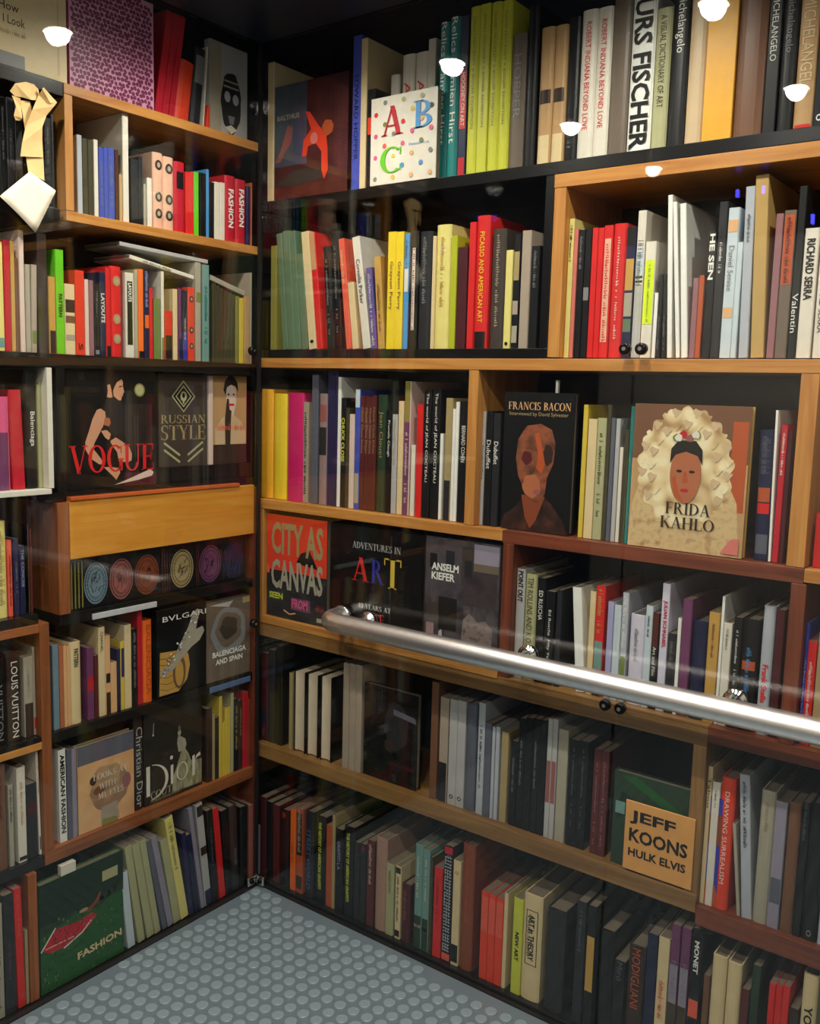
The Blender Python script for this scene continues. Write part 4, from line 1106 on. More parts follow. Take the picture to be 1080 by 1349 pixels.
# ------------------------------------------------------------------ books shown cover outwards
TOP = {}
class Art:
    """Flat printed shapes on a cover, in fractions of its width and height; later shapes lie a hair further out."""
    def __init__(self, w, h):
        self.w, self.h, self.M, self.n = w, h, MB(), 0
    def y(self):
        self.n += 1
        return -.0004 - .00005 * self.n
    def poly(self, pts, col):
        y = self.y(); self.M.face([(x * self.w, y, z * self.h) for x, z in pts], print_mat(col)); return self
    def rect(self, x0, x1, z0, z1, col):
        return self.poly([(x0, z0), (x1, z0), (x1, z1), (x0, z1)], col)
    def oval(self, cx, cz, rx, rz, col, n=22, wob=0.0, rnd=None):
        return self.poly([(cx + rx * (1 + wob * math.sin(7 * a + cx * 9)) * math.cos(a), cz + rz * (1 + wob * math.sin(5 * a + cz * 7)) * math.sin(a)) for a in (2 * math.pi * i / n for i in range(n))], col)
    def ring(self, cx, cz, rx, rz, tx, col, n=28):
        y = self.y(); tz = tx * self.w / self.h
        for i in range(n):
            a, b = 2 * math.pi * i / n, 2 * math.pi * (i + 1) / n
            self.M.face([((cx + r1 * math.cos(q)) * self.w, y, (cz + r2 * math.sin(q)) * self.h) for q, r1, r2 in ((a, rx, rz), (b, rx, rz), (b, rx - tx, rz - tz), (a, rx - tx, rz - tz))], print_mat(col))
        return self
    def stroke(self, pts, wd, col):
        y = self.y()
        for (xa, za), (xb, zb) in zip(pts, pts[1:]):
            dx, dz = (xb - xa) * self.w, (zb - za) * self.h; l = math.hypot(dx, dz) or 1; nx, nz = -dz / l * wd / 2, dx / l * wd / 2
            self.M.face([(xa * self.w + nx, y, za * self.h + nz), (xb * self.w + nx, y, zb * self.h + nz), (xb * self.w - nx, y, zb * self.h - nz), (xa * self.w - nx, y, za * self.h - nz)], print_mat(col))
        return self
    def done(self, root, name='cover_picture'):
        if self.M.f:
            self.M.build(name, root)
        TOP[root.name] = -.0004 - .00005 * (self.n + 4)

def face_out(w, dep, u0, u1, z0, z1, key, thick=.022, tilt=0.0, rough=.42, name='display_book'):
    W, H = u1 - u0, z1 - z0
    root = empty(name, wall_loc(w, u0, dep, z0 + .0008), (0, 0, ROT[w]))
    M = MB(); mt = print_mat(key, rough); tk = .0025
    prof = [(0, 0), (W, 0), (W, tk), (tk, tk), (tk, thick - tk), (W, thick - tk), (W, thick), (0, thick)]
    M.prism(prof, 0, H, mt); M.build('cover', root)
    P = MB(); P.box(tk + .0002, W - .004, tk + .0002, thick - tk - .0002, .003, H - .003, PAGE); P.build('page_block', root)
    return root, Art(W, H), W, H
def words(root, W, H, s, x0, x1, z0, z1, col, **k):
    return letter(root, s, (x0 * W, x1 * W, z0 * H, z1 * H), col, y=(k.pop('y', 0) and 0) or TOP.get(root.name, -.001), **k)

G = 'books shown cover outwards'
# --- top row of the wide bookcase
r, a, W, H = face_out('b', .045, .008, .288, 2.0755, 2.390, 'maroon')
a.rect(0, 1, 0, 1, mottle('dark_red_picture', ((44, 24, 26), (74, 34, 34), (92, 44, 40)), 14)).rect(.0, .46, .30, 1, mottle('dusky_picture', ((52, 60, 76), (70, 80, 96), (60, 62, 74)), 10)).rect(.26, .43, .3, .72, 'dusk').rect(0, 1, 0, .12, mottle('floor_picture', ((70, 28, 24), (104, 48, 36)), 20))
a.poly([(.02, .34), (.10, .44), (.20, .66), (.27, .62), (.25, .50), (.16, .42), (.10, .34)], 'rosebrown').poly([(.0, .14), (.3, .26), (.62, .24), (.7, .16), (.3, .12)], 'darktaupe')
a.poly([(.44, .74), (.50, .73), (.62, .60), (.72, .52), (.74, .40), (.75, .22), (.70, .14), (.665, .22), (.66, .38), (.58, .46), (.48, .44), (.46, .36), (.40, .36), (.42, .50), (.52, .58)], 'vermilion').oval(.74, .57, .075, .065, 'rust', wob=.06).oval(.56, .50, .05, .05, 'salmon').done(r)
words(r, W, H, 'BALTHUS', .05, .36, .70, .745, 'stone', bold=True)
tag(r, 'dusky red and grey picture cover with an orange-red figure, top row, handrail wall', 'display book', G)
r, a, W, H = face_out('b', .005 + .012, .391, .601, 2.0755, 2.292, 'offwhite', thick=.028)
rd = random.Random(3)
dotc = ['red', 'skyblue', 'mustard', 'coral', 'sage', 'charcoal', 'peach', 'olivegreen', 'grey', 'pink']
for i in range(7):
    for j in range(8):
        if (i + j) % 2 == 0 and rd.random() < .97:
            a.oval(.08 + i * .14, .07 + j * .123, .031, .029, dotc[rd.randrange(len(dotc))], 12)
a.done(r, 'spotted_pattern')
words(r, W, H, 'A', .17, .50, .55, .88, 'crimson', serif=True, y=-.012)
words(r, W, H, 'B', .66, .93, .58, .88, 'skyblue', serif=True, y=-.012)
words(r, W, H, 'C', .16, .48, .12, .42, 'green', serif=True, y=-.012)
words(r, W, H, 'Damien Hirst', .6, .9, .40, .43, 'skyblue', y=-.012)
tag(r, 'white spotted cover with three large coloured letters, top row, handrail wall', 'display book', G)
# --- third row of the wide bookcase
r, a, W, H = face_out('b', .042, .813, 1.003, 1.2165, 1.552, 'black')
head = mottle('brown_head_picture', ((40, 22, 18), (112, 66, 46), (150, 84, 58), (60, 32, 26)), 22)
a.poly([(.0, .0), (.98, .0), (.9, .10), (.72, .22), (.62, .26), (.34, .26), (.2, .16), (.05, .10)], mottle('dark_coat_picture', ((24, 14, 12), (50, 30, 24), (80, 46, 34)), 24))
a.poly([(.30, .26), (.36, .10), (.44, .02), (.52, .08), (.64, .26)], 'sienna').poly([(.24, .40), (.20, .52), (.22, .66), (.34, .76), (.54, .78), (.70, .74), (.76, .64), (.74, .50), (.66, .40), (.64, .28), (.54, .21), (.44, .22), (.34, .29)], head)
a.oval(.44, .33, .13, .085, 'terracotta', wob=.08).oval(.36, .53, .075, .05, 'oxblood', wob=.1).oval(.66, .56, .07, .075, 'espresso', wob=.1).poly([(.46, .70), (.52, .72), (.58, .60), (.62, .50), (.58, .42), (.50, .46), (.52, .56)], 'rust').oval(.52, .29, .055, .02, 'rosebrown').done(r)
words(r, W, H, 'FRANCIS BACON', .06, .95, .875, .93, 'peach', serif=True)
words(r, W, H, 'Interviewed by David Sylvester', .08, .92, .825, .86, 'khaki')
tag(r, 'black cover with a blurred brown head and cream serif title, third row, handrail wall', 'display book', G)
r, a, W, H = face_out('b', .03, 1.157, 1.412, 1.2165, 1.534, 'ochre')
a.rect(0, 1, 0, .62, 'tan').rect(.0, 1, .62, 1, 'brown').rect(.86, .985, .3, .9, 'rust')
ruf = mottle('ruffled_cream_picture', ((240, 224, 184), (224, 198, 150), (170, 130, 88)), 34, 'voronoi')
lacy = mottle('lace_picture', ((196, 160, 112), (214, 184, 136), (168, 126, 84)), 46, 'noise')
a.poly([(.0, .0), (.97, .0), (.93, .36), (.84, .50), (.10, .50), (.02, .30)], lacy)
a.poly([(.47 + (.405 + .022 * math.sin(q * 17)) * math.cos(q), .575 + (.40 + .02 * math.sin(q * 17)) * math.sin(q)) for q in (2 * math.pi * i / 120 for i in range(120))], ruf)
rd = random.Random(5)
for ring_, n in ((.375, 26), (.29, 20)):
    for i in range(n):
        an = 2 * math.pi * i / n + ring_
        if math.sin(an) > -.6:
            cx, cz = .47 + ring_ * math.cos(an), .58 + ring_ * math.sin(an)
            a.poly([(cx + (.036 + .012 * math.sin(3 * q)) * math.cos(q), cz + (.030 + .010 * math.sin(3 * q + 1)) * math.sin(q)) for q in (2 * math.pi * k / 12 for k in range(12))], ruf if i % 2 else 'beige')
a.oval(.485, .53, .135, .20, 'terracotta', 26).poly([(.345, .60), (.35, .70), (.41, .76), (.56, .76), (.62, .70), (.625, .60), (.58, .66), (.48, .685), (.39, .66)], 'ink')
a.oval(.43, .55, .026, .010, 'ink', 10).oval(.54, .55, .026, .010, 'ink', 10).oval(.485, .42, .038, .013, 'crimson', 10).poly([(.475, .55), (.495, .55), (.51, .475), (.46, .475)], 'rust').poly([(.37, .50), (.40, .38), (.485, .33), (.43, .42), (.40, .52)], 'rust')
for i, (x, c) in enumerate(((.39, 'olivegreen'), (.45, 'crimson'), (.51, 'rosebrown'), (.57, 'olivegreen'), (.41, 'offwhite'), (.56, 'offwhite'))):
    a.oval(x, .775 + .025 * (i % 2), .034, .026, c, 8, wob=.2)
a.poly([(.82, .02), (.97, .02), (.97, .13), (.9, .12)], 'salmon')
a.done(r)
words(r, W, H, 'FRIDA', .33, .72, .255, .335, 'espresso', serif=True, y=-.014)
words(r, W, H, 'KAHLO', .29, .76, .155, .235, 'espresso', serif=True, y=-.014)
tag(r, 'tan cover of a red-faced head in a ruffled cream headdress, third row, handrail wall', 'display book', G)
# --- fourth row of the wide bookcase
r, a, W, H = face_out('b', .03, .0085, .250, .8625, 1.172, 'charcoal')
a.rect(0, 1, .46, 1, 'vermilion').rect(.0, .05, .42, .5, 'coral').poly([(.5, .56), (.86, .53), (.80, .60), (.72, .70), (.58, .66)], 'ink')
a.rect(.03, .30, .16, .25, 'forest').rect(.42, .74, .10, .22, 'plum').rect(.82, .97, .12, .2, 'maroon').rect(.85, .93, .03, .07, 'stone').stroke([(.3, .08), (.4, .05), (.5, .07)], .004, 'peach').done(r)
words(r, W, H, 'CITY AS', .08, .94, .62, .93, 'khaki', bold=True)
words(r, W, H, 'CANVAS', .08, .94, .28, .57, 'stone', bold=True)
words(r, W, H, 'SEEN', .05, .28, .18, .24, 'lime', bold=True); words(r, W, H, 'FROM', .44, .70, .12, .21, 'pink', bold=True); words(r, W, H, '~', .83, .96, .13, .19, 'rosebrown')
tag(r, 'vermilion and black cover with tall stone-coloured capitals, fourth row, handrail wall', 'display book', G)
r, a, W, H = face_out('b', .036, .258, .585, .8625, 1.170, 'black', rough=.22)
a.rect(.66, .68, .03, .95, 'charcoal').done(r)
words(r, W, H, 'ADVENTURES IN', .25, .77, .80, .86, 'lightgrey', serif=True)
words(r, W, H, 'A', .25, .44, .50, .72, 'red', serif=True); words(r, W, H, 'R', .46, .60, .50, .72, 'royal', serif=True); words(r, W, H, 'T', .60, .78, .48, .75, 'mustard', serif=True)
words(r, W, H, '40 YEARS AT', .32, .68, .255, .30, 'white', serif=True)
words(r, W, H, 'PACE', .39, .61, .13, .225, 'red', serif=True)
tag(r, 'black cover with red, blue and yellow serif letters, fourth row, handrail wall', 'display book', G)
r, a, W, H = face_out('b', .03, .598, .826, .8625, 1.172, 'dusk')
a.rect(0, 1, 0, 1, mottle('ruin_picture', ((26, 24, 30), (52, 46, 52), (84, 76, 80), (40, 36, 42)), 16, stretch=(1.4, 1, .8)))
a.rect(.02, .5, .56, .985, mottle('facade_picture', ((52, 46, 54), (80, 72, 78), (60, 54, 60)), 14)).rect(.5, .66, .62, .95, 'darktaupe').rect(.66, .985, .82, .985, 'lilacgrey').rect(.66, .985, .76, .825, 'taupe').rect(.52, .97, .46, .76, mottle('block_picture', ((40, 32, 38), (66, 56, 58), (50, 42, 46)), 22))
a.rect(.06, .16, .74, .86, 'ink').rect(.28, .40, .78, .9, 'charcoal').rect(.20, .45, .22, .50, 'ink').rect(.05, .18, .30, .44, 'darktaupe').rect(.54, .64, .70, .84, 'charcoal')
a.poly([(.52, .16), (.54, .34), (.62, .40), (.74, .34), (.84, .36), (.93, .30), (.92, .14), (.70, .12)], mottle('rubble_picture', ((60, 50, 52), (132, 116, 112), (92, 80, 78)), 60)).rect(.03, .14, .10, .26, 'pinkgrey').poly([(.2, .10), (.26, .16), (.25, .22), (.21, .2)], 'lightgrey').done(r)
words(r, W, H, 'ANSELM', .09, .46, .72, .785, 'white', bold=True, y=-.0105); words(r, W, H, 'KIEFER', .09, .41, .64, .705, 'white', bold=True, y=-.0105)
tag(r, 'dark grey cover of a ruined facade with a white two-line title, fourth row, handrail wall', 'display book', G)
# --- fifth row of the wide bookcase
r, a, W, H = face_out('b', .045, .388, .575, .4555, .725, 'black', rough=.25)
a.oval(.62, .62, .22, .26, 'charcoal', wob=.06).oval(.50, .40, .1, .07, 'espresso').poly([(.56, .74), (.98, .70), (.96, .76), (.56, .80)], 'slate').rect(.56, .64, .02, .1, 'charcoal').done(r)
words(r, W, H, '~', .5, .95, .19, .24, 'oxblood')
tag(r, 'black cover with a faint grey shape, fifth row, handrail wall', 'display book', G)
r, a, W, H = face_out('b', .034, 1.158, 1.340, .4555, .682, 'forest')
a.rect(0, 1, .0, 1, 'forest').poly([(.1, .96), (.7, .72), (.9, .66), (.95, .72), (.3, .98)], 'leaf').poly([(.05, .5), (.2, .55), (.24, .75), (.1, .8)], 'deepgreen').poly([(.15, .0), (.6, .0), (.5, .16), (.25, .14)], 'sienna').poly([(.6, .0), (1, .0), (1, .14), (.72, .1)], 'rust').rect(.03, .16, .55, .68, 'seafoam').done(r)
tag(r, 'green jungle-patterned cover behind the square orange card, fifth row, handrail wall', 'display book', G)
r, a, W, H = face_out('b', .036, 1.3755, 1.412, .4305, .682, 'royal', thick=.012)
a.poly([(0, .85), (1, .85), (1, .55), (.4, .62), (0, .52)], 'sienna').poly([(0, .22), (.8, .2), (1, .1), (1, 0), (0, 0)], 'rust').done(r)
tag(r, 'narrow blue and brown cover against the red spine, fifth row, handrail wall', 'display book', G)
cd = empty('title_card', (1.197, .0145, .462))
M = MB(); M.box(0, .163, 0, .004, 0, .166, print_mat('cardboard')); M.box(.06, .10, .0041, .0205, .0, .03, print_mat('cardboard')); M.build('card', cd, bevel=.0008)
letter(cd, 'JEFF', (.012, .120, .113, .146), 'ink', bold=True); letter(cd, 'KOONS', (.012, .150, .070, .103), 'ink', bold=True); letter(cd, 'HULK ELVIS', (.012, .148, .035, .055), 'ink', bold=True)
tag(cd, 'square orange card with black three-line capitals standing before the green cover', 'card')
M = MB(); M.box(0, .006, 0, .008, 0, .03, print_mat('white')); o = M.build('bookmark'); o.location = (.945, .052, 1.5525); tag(o, 'small white slip poking up behind the black cover with the blurred head', 'slip')

# --- top row of the narrow bookcase
r, a, W, H = face_out('l', .03, -.586, -.345, 2.2375, 2.495, 'pink')
PAL['leopardpale'] = ((206, 146, 176), 'dusty pink')
a.rect(0, 1, 0, 1, 'leopardpale')
rd = random.Random(2); y = a.y()
PAL['leopard'] = ((112, 36, 76), 'dark magenta'); PAL['leopardpale'] = ((196, 132, 160), 'dusty pink')
rows_ = 23; cols_ = 22
for i in range(cols_):
    for j in range(rows_):
        cx = (i + .5 + (.25 if j % 2 else -.25) + (rd.random() - .5) * .3) / cols_ * W; cz = (j + .5 + (rd.random() - .5) * .3) / rows_ * H
        if .005 < cx < W - .005 and .005 < cz < H - .005:
            n = 8; ph = rd.random() * 6; r0 = .0056
            a.M.face([(cx + r0 * (.75 + .4 * rd.random()) * math.cos(2 * math.pi * q / n + ph), y, cz + r0 * (.75 + .4 * rd.random()) * math.sin(2 * math.pi * q / n + ph)) for q in range(n)], print_mat('leopard'))
a.done(r, 'leopard_print')
tag(r, 'large pink and magenta leopard-print cover, top row, fashion wall', 'display book', G)
r, a, W, H = face_out('l', .03, -.83, -.593, 2.2375, 2.49, 'cream')
a.rect(0, .55, 0, .12, 'grey').rect(.9, .92, .05, .95, 'beige').done(r)
words(r, W, H, 'How', .30, .50, .47, .54, 'charcoal'); words(r, W, H, 'I Look', .34, .56, .36, .43, 'charcoal'); words(r, W, H, '~', .3, .55, .60, .66, 'khaki'); words(r, W, H, '~', .24, .56, .27, .32, 'khaki')
tag(r, 'large cream cover with small grey words beside the leopard print, top row', 'display book', G)
r, a, W, H = face_out('l', .05, -.142, -.004, 2.2375, 2.48, 'lightgrey')
a.rect(0, .30, 0, 1, 'stone').oval(.56, .38, .27, .34, 'charcoal', wob=.05).oval(.46, .44, .08, .06, 'silver').oval(.68, .43, .08, .06, 'silver').poly([(.48, .24), (.66, .24), (.62, .15), (.52, .15)], 'grey').rect(.36, .76, .54, .56, 'stone').rect(.38, .74, .60, .62, 'stone').poly([(.4, .1), (.56, .04), (.72, .1), (.56, .14)], 'offwhite').done(r)
tag(r, 'pale grey cover with a dark oval mask in the corner, top row, fashion wall', 'display book', G)
# --- fourth row of the narrow bookcase
r, a, W, H = face_out('l', .034, -.612, -.345, 1.2805, 1.578, 'black', rough=.3)
V = lambda *p: [((x - 80) / 925, (1290 - y) / 1275) for x, y in p]
a.rect(.55, .96, .25, .72, mottle('dark_wall_picture', ((18, 14, 14), (44, 32, 30), (30, 22, 22)), 8, stretch=(4, 1, .6)))
a.poly(V((440, 170), (470, 110), (540, 70), (620, 80), (655, 110), (640, 130), (600, 150), (560, 200), (540, 300), (500, 320), (450, 250)), 'ink')
a.poly(V((490, 170), (520, 165), (530, 210), (545, 300), (520, 310), (485, 300), (495, 240)), 'skin').poly(V((565, 190), (590, 140), (640, 105), (655, 140), (650, 175), (668, 245), (652, 262), (655, 285), (640, 300), (632, 335), (605, 335), (555, 290), (550, 230)), 'skin').poly(V((608, 185), (645, 172), (640, 190), (612, 196)), 'espresso').poly(V((630, 285), (655, 286), (640, 298)), 'crimson')
a.poly(V((480, 320), (560, 310), (605, 340), (640, 345), (660, 480), (620, 640), (560, 760), (500, 640), (470, 520), (440, 420)), 'charcoal')
a.poly(V((380, 440), (420, 425), (465, 460), (470, 520), (440, 620), (400, 700), (350, 800), (340, 860), (260, 860), (262, 780), (300, 660), (335, 540)), 'skin').poly(V((460, 520), (510, 530), (520, 580), (500, 620), (445, 600)), 'terracotta')
a.poly(V((420, 670), (470, 650), (520, 700), (500, 770), (460, 740)), 'skin').poly(V((510, 780), (570, 740), (640, 790), (710, 850), (740, 930), (735, 1000), (700, 1020), (600, 1010), (580, 900), (545, 850)), 'skin').poly(V((490, 770), (530, 720), (545, 735), (510, 790)), 'ink').poly(V((420, 640), (500, 630), (520, 660), (430, 660)), 'ink')
a.poly(V((260, 860), (340, 860), (410, 960), (440, 1020), (400, 1030), (310, 960)), 'skin').poly(V((440, 1060), (520, 1065), (600, 1080), (612, 1130), (570, 1210), (530, 1160)), 'skin').poly(V((530, 1025), (600, 1020), (605, 1065), (530, 1060)), 'ink')
a.oval(.81, .84, .062, .058, 'olive').oval(.81, .84, .048, .045, 'sage').rect(.62, 1, 0, .12, 'maroon').poly([(.50, .02), (.62, .05), (.93, .14), (.97, .11), (.95, .08), (.78, .05)], 'rosewhite').done(r)
words(r, W, H, 'VOGUE', .02, .97, .135, .37, 'red', serif=True, y=-.0042)
tag(r, 'black cover with red serif title and a dark-haired person in profile, fourth row', 'display book', G)
r, a, W, H = face_out('l', .05, -.322, -.152, 1.3225, 1.576, 'darktaupe')
for s, c in ((.24, 'sage'), (.215, 'ink'), (.165, 'sage'), (.14, 'ink')):
    a.poly([(.5, .76 - s * .72), (.5 + s, .76), (.5, .76 + s * .72), (.5 - s, .76)], c)
a.oval(.5, .76, .065, .055, 'sage').oval(.5, .77, .03, .03, 'ink', 10).rect(.485, .515, .68, .74, 'sage')
for q in (0, .075):
    a.stroke([(.10, .26 - q), (.42, .10 - q + .02)], .006, 'sage'); a.stroke([(.90, .26 - q), (.58, .10 - q + .02)], .006, 'sage')
a.done(r)
words(r, W, H, 'RUSSIAN', .04, .95, .47, .56, 'khaki', serif=True); words(r, W, H, 'STYLE', .04, .95, .29, .45, 'khaki', serif=True)
tag(r, 'dark olive cover with a pale diamond emblem and serif title, fourth row, fashion wall', 'display book', G)
ro, nm = make_book('l', -.150, 1.3225, .045, .016, .252, 0, 'rosewhite', dict(k='paperback'))
tag(ro, 'thin rosy white spine between the diamond cover and the gloved portrait, fourth row', 'paperback', 'books in the fourth row, fashion wall')
r, a, W, H = face_out('l', .05, -.130, -.002, 1.3225, 1.576, 'tan')
a.poly([(.05, .02), (.05, .4), (.25, .52), (.42, .55), (.62, .55), (.85, .48), (.97, .35), (.97, .02)], 'beige').rect(0, 1, 0, .22, 'espresso').poly([(.38, .70), (.46, .55), (.60, .55), (.68, .70), (.68, .84), (.58, .92), (.46, .92), (.38, .84)], 'rosewhite')
a.poly([(.30, .84), (.34, .94), (.46, 1.0), (.62, .99), (.72, .92), (.74, .82), (.66, .88), (.52, .90), (.40, .87), (.36, .78)], 'ink').poly([(.36, .10), (.34, .5), (.40, .74), (.46, .74), (.48, .62), (.54, .60), (.52, .48), (.50, .1)], 'espresso').rect(.44, .62, .66, .685, 'crimson').oval(.45, .79, .03, .012, 'ink', 8).oval(.60, .79, .03, .012, 'ink', 8).done(r)
words(r, W, H, '~', .1, .9, .38, .46, 'coral')
tag(r, 'tan cover of a pale person wearing a dark glove beside the corner, fourth row', 'display book', G)
# --- fifth row of the narrow bookcase: six dark covers with round emblems and stacks of spines between
def spines(u0, u1, n, z1, col, lab):
    for i in range(n):
        wd = (u1 - u0) / n
        rr, nm = make_book('l', u0 + wd * i, .9755, .04, wd - .0006, z1 - .9755, 0, 'black', dict(k='paperback', b=[(.03, .97, col)], bw=.35))
        tag(rr, 'thin black spine with ' + PAL[col][1] + ' line, ' + ordinal(i + 1) + ' of ' + lab, 'paperback', 'striped spines in the fifth row, fashion wall')
spines(-.617, -.566, 5, 1.100, 'olive', 'the bunch by the silvery emblem')
spines(-.325, -.292, 4, 1.104, 'oxblood', 'the bunch before the pale gold emblem')
spines(-.204, -.190, 2, 1.104, 'oxblood', 'the pair before the purple emblem')
for (u0, u1, col, nm_) in ((-.565, -.490, 'steelblue', 'silvery'), (-.489, -.411, 'rosebrown', 'rosy brown'), (-.410, -.326, 'sienna', 'orange-brown'), (-.291, -.205, 'khaki', 'pale gold'), (-.189, -.101, 'plum', 'purple'), (-.100, -.012, 'indigo', 'dark blue')):
    r, a, W, H = face_out('l', .042, u0, u1, .9755, 1.106, 'black')
    a.oval(.46, .46, .47, .42, col, 30)
    a.ring(.46, .46, .43, .385, .03, 'ink').ring(.46, .46, .33, .295, .02, 'charcoal')
    for k in range(26):
        an = 2 * math.pi * k / 26
        a.stroke([(.46 + .335 * math.cos(an), .46 + .30 * math.sin(an)), (.46 + .375 * math.cos(an + .06), .46 + .335 * math.sin(an + .06))], .0016, 'ink')
    rd = random.Random(nm_)
    for k in range(16):
        x_, z_ = rd.uniform(.26, .62), rd.uniform(.26, .62)
        a.stroke([(x_, z_), (x_ + rd.uniform(-.08, .1), z_ + rd.uniform(-.02, .1)), (x_ + rd.uniform(-.05, .12), z_ + rd.uniform(.03, .12))], .0014, 'ink')
    a.done(r, 'round_emblem')
    tag(r, 'black cover with a ' + nm_ + ' round emblem, fifth row, fashion wall', 'display book', G)
# --- sixth row of the narrow bookcase
r, a, W, H = face_out('l', .03, -.350, -.175, .6825, .930, 'black', rough=.3)
a.poly([(.04, .02), (.42, .02), (.60, .14), (.66, .30), (.62, .44), (.44, .50), (.06, .52)], 'ochre')
for i in range(6):
    a.stroke([(.05, .10 + i * .07), (.2, .06 + i * .075), (.38, .08 + i * .08)], .0016, 'sienna')
a.oval(.44, .25, .13, .2, 'brown', 20).oval(.44, .23, .085, .15, 'ochre', 18)
a.poly([(.05, .30), (.28, .36), (.48, .60), (.62, .74), (.72, .90), (.82, .94), (.86, .90), (.82, .80), (.78, .70), (.92, .72), (.96, .66), (.86, .56), (.68, .50), (.50, .40), (.34, .30), (.10, .22)], 'stone')
rd = random.Random(11)
for i in range(60):
    tt = rd.random(); x = .1 + .7 * tt + rd.uniform(-.05, .05); z = .27 + .58 * tt + rd.uniform(-.05, .05)
    a.oval(x, z, .016, .012, rd.choice(['white', 'lightgrey', 'grey', 'silver', 'slate']), 6)
a.done(r)
words(r, W, H, 'BVLGARI', .10, .98, .865, .925, 'white')
tag(r, 'black cover with a gold and jewelled serpent bracelet, sixth row, fashion wall', 'display book', G)
r, a, W, H = face_out('l', .03, -.173, -.003, .6825, .923, 'taupe', rough=.2)
a.oval(.5, .6, .4, .3, 'grey', wob=.05).oval(.5, .62, .3, .22, 'taupe', wob=.08).oval(.5, .64, .2, .14, 'darktaupe', wob=.1).poly([(.05, .96), (.5, .9), (.6, .97)], 'lightgrey').rect(.82, .99, .91, .985, 'khaki').done(r)
words(r, W, H, 'BALENCIAGA', .13, .90, .30, .37, 'white', bold=True); words(r, W, H, 'AND SPAIN', .20, .82, .20, .27, 'white', bold=True)
tag(r, 'plastic-wrapped grey-brown cover with white capitals by the corner, sixth row', 'display book', G)
# --- seventh row of the narrow bookcase
r, a, W, H = face_out('l', .03, -.602, -.430, .3805, .617, 'beige')
a.rect(0, 1, .78, 1, 'slate').rect(0, 1, .0, .78, mottle('faded_peach_picture', ((206, 152, 104), (224, 176, 126), (198, 150, 110)), 9)).oval(.55, .42, .34, .27, mottle('smudged_head_picture', ((178, 136, 104), (150, 116, 92), (206, 164, 122)), 16), wob=.05).poly([(.22, .60), (.36, .70), (.7, .68), (.74, .5), (.66, .36), (.5, .30), (.36, .36), (.24, .50)], mottle('smudged_face_picture', ((150, 122, 92), (186, 150, 112), (120, 96, 78)), 26)).poly([(.40, .22), (.68, .24), (.72, .02), (.38, .02)], 'greige').oval(.26, .56, .06, .05, 'espresso').oval(.36, .43, .10, .05, 'brown').oval(.86, .44, .08, .09, 'mauve').poly([(.4, .0), (.7, .0), (.66, .06), (.42, .08)], 'olive').done(r)
words(r, W, H, 'LOOKS AT', .26, .88, .56, .63, 'offwhite', serif=True); words(r, W, H, 'WITH', .36, .66, .44, .51, 'offwhite', serif=True); words(r, W, H, 'MY EYES', .34, .80, .33, .40, 'offwhite', serif=True)
tag(r, 'peach cover with a grey top and pale serif words, seventh row, fashion wall', 'display book', G)
r, a, W, H = face_out('l', .035, -.392, -.187, .3805, .652, 'espresso', thick=.03, rough=.3)
gown = mottle('pale_gown_picture', ((92, 88, 66), (150, 146, 112), (186, 182, 146)), 40, stretch=(2, 1, .7))
a.rect(0, 1, 0, 1, mottle('dim_studio_picture', ((26, 22, 18), (44, 38, 32), (34, 30, 26)), 8))
a.poly([(.46, .04), (.48, .20), (.54, .30), (.60, .40), (.62, .47), (.70, .47), (.76, .40), (.80, .32), (.99, .30), (.99, .03)], gown)
a.poly([(.58, .46), (.555, .56), (.57, .63), (.63, .62), (.70, .58), (.72, .52), (.69, .46)], 'stone').poly([(.555, .60), (.60, .55), (.66, .42), (.70, .34), (.72, .36), (.68, .46), (.63, .60)], 'greige').oval(.595, .67, .03, .032, 'stone').poly([(.57, .68), (.575, .74), (.60, .75), (.625, .70), (.61, .69)], 'taupe').rect(.585, .61, .61, .65, 'stone').stroke([(.16, .86), (.15, .74)], .0012, 'offwhite').oval(.15, .735, .012, .009, 'offwhite', 8).done(r)
def dior(root, W, H):
    M = MB(); y = TOP.get(root.name, -.001) - .00005; mt = print_mat('offwhite')
    def q(pts): M.face([(x * W, y, z * H) for x, z in pts], mt)
    q([(.03, .10), (.09, .10), (.09, .42), (.03, .42)])
    for p in _arc(0, 0, 1, 1, -88, 84, .17, .04, 18):
        q([(.10 + px_ * .30, .235 + pz * .19) for px_, pz in p])
    q([(.44, .14), (.485, .14), (.485, .35), (.44, .345)])
    M.face([((.455 + .026 * math.cos(2 * math.pi * i / 12)) * W, y, (.43 + .022 * math.sin(2 * math.pi * i / 12)) * H) for i in range(12)], mt)
    for p in _arc(0, 0, 1, 1, 0, 360, .25, .1, 20):
        q([(.64 + px_ * .10, .24 + pz * .10) for px_, pz in p])
    q([(.82, .14), (.865, .14), (.865, .37), (.82, .36)])
    q([(.865, .31), (.90, .36), (.96, .38), (.97, .34), (.91, .33)])
    return M.build('title_lettering', root)
dior(r, W, H)
words(r, W, H, 'COUTURE', .10, .72, .055, .135, 'stone', serif=True); words(r, W, H, 'PATRICK DEMARCHELIER', .10, .60, .02, .045, 'khaki')
tag(r, 'dark cover with very large pale title and a seated figure in a gown, seventh row', 'display book', G)
ro, nm = make_book('l', -.4225, .3805, .035, .029, .270, 0, 'espresso', dict(k='hardback', t='Christian Dior', tc='lightgrey', ta=(.12, .97), ts=.7))
tag(ro, 'thick dark brown spine with grey lettering beside the seated-gown cover, seventh row', 'hardback', 'books in the seventh row, fashion wall')
